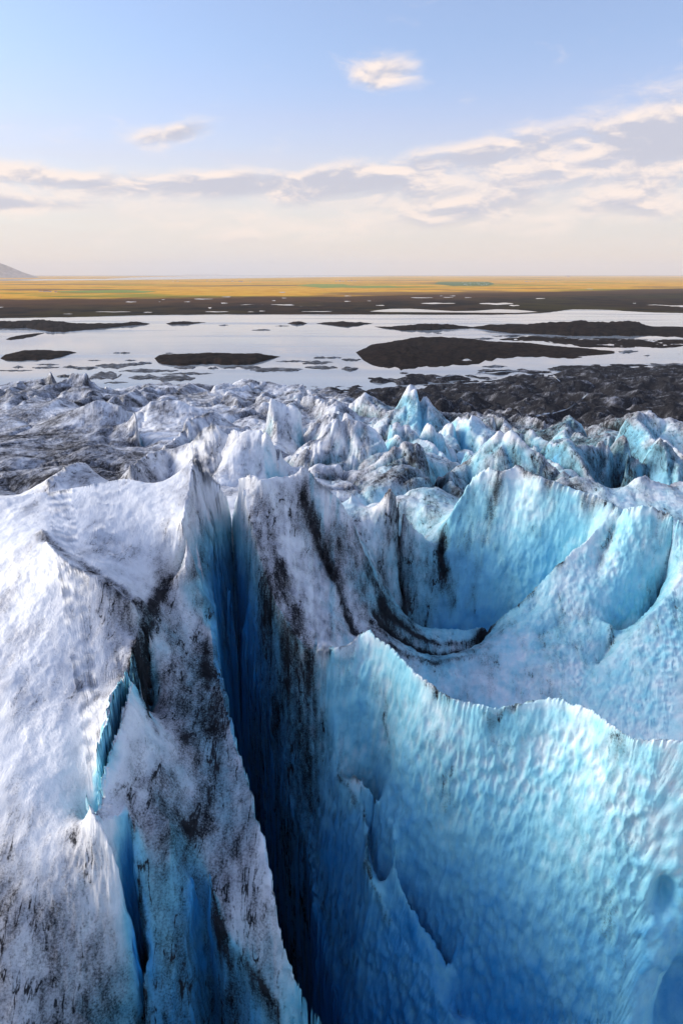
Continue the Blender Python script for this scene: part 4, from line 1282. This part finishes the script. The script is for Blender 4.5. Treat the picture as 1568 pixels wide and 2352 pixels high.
for i, (px, py, wpx) in enumerate(sorted([(92, 669.6, 3.5), (96, 669.8, 4), (103, 670.2, 5), (109, 670, 6), (116, 670.4, 5), (129, 671, 5)])):
    farm(px, py, wpx, ORD[i] + " white farm building from the left in the far-left farmstead", "farmstead at the left")
for i, (px, py, wpx) in enumerate(sorted([(398, 646.2, 3), (408, 646.4, 3.5), (476, 646, 3), (492, 646.4, 2.5), (534, 646.6, 4), (551, 647.2, 5), (556, 647.5, 4), (575, 647.6, 3)])):
    farm(px, py, wpx, ORD[i] + " pale farm building from the left in the row left of centre", "farms at mid plain")
for i, (px, py, wpx) in enumerate(sorted([(772, 646.4, 4), (780, 646.2, 5), (788, 646.6, 4), (800, 646, 4), (807, 645.6, 5), (815, 646, 4)])):
    farm(px, py, wpx, ORD[i] + " white farm building from the left in the central farm cluster", "farms above the centre")
for i, (px, py, wpx) in enumerate(sorted([(1206, 647, 3), (1210, 647.4, 3.5), (1217, 647, 3), (1224, 646.8, 2.5), (1235, 647.2, 2.5), (1304, 636.6, 6), (1276, 647.4, 2)])):
    farm(px, py, wpx, ORD[i] + " pale farm building from the left on the right plain", "farms at the right")
for k in range(34):
    farm(415 + 95 * (k / 33) + random.uniform(-2, 2), 631.6 + random.uniform(-.5, .5), random.uniform(1.6, 4), "white speck of a house in the distant seaside town", "distant town houses", 0.5)
m_bale, t, b = material("white_bale_wrap", 0.5, 0.3)
b.inputs['Base Color'].default_value = (0.8, 0.8, 0.8, 1)
bm_ = bpy.data.meshes.new("bale")
vb = []
for k in range(10):
    a = 2 * math.pi * k / 10
    vb += [(math.cos(a), -1, 1 + math.sin(a)), (math.cos(a), 1, 1 + math.sin(a))]
bm_.from_pydata(vb, [], [(2 * k, (2 * k + 2) % 20, (2 * k + 3) % 20, 2 * k + 1) for k in range(10)] + [tuple(range(18, -1, -2)), tuple(range(1, 20, 2))])
bm_.materials.append(m_bale)
for k in range(36):
    x, y = at_drop(random.uniform(1060, 1130), random.uniform(648, 655.5), CAM_Z - 3)
    o = bpy.data.objects.new("hay_bale", bm_)
    coll.objects.link(o)
    o.location = (float(x), float(y), plain_z(float(x), float(y)) + 0.4)
    o.scale = (4, 3, 2.2)
    o.rotation_euler = (0, 0, random.uniform(0, 3))
    o['label'] = "white wrapped hay bale on the dark green field"; o['category'] = "hay bale"; o['group'] = "hay bales"

# ------------------------------------------------------------------ haze over everything
hz = bpy.data.meshes.new("haze")
hx, hy0, hy1, hz0, hz1 = 95000, -9000, 95000, -45, 1150
hz.from_pydata([(-hx, hy0, hz0), (hx, hy0, hz0), (hx, hy1, hz0), (-hx, hy1, hz0), (-hx, hy0, hz1), (hx, hy0, hz1), (hx, hy1, hz1), (-hx, hy1, hz1)], [],
               [(3, 2, 1, 0), (4, 5, 6, 7), (0, 1, 5, 4), (1, 2, 6, 5), (2, 3, 7, 6), (3, 0, 4, 7)])
m_haze = bpy.data.materials.new("haze_air")
m_haze.use_nodes = True
t = NT(m_haze.node_tree)
o = t.n('ShaderNodeOutputMaterial')
pv = t.n('ShaderNodeVolumePrincipled')
pv.inputs['Color'].default_value = (0.97, 0.96, 0.95, 1)
pv.inputs['Density'].default_value = 2.6e-5
t.link(pv.outputs[0], o.inputs['Volume'])
obj("haze", hz, m_haze, kind="stuff", label="thin pale haze over the plain")
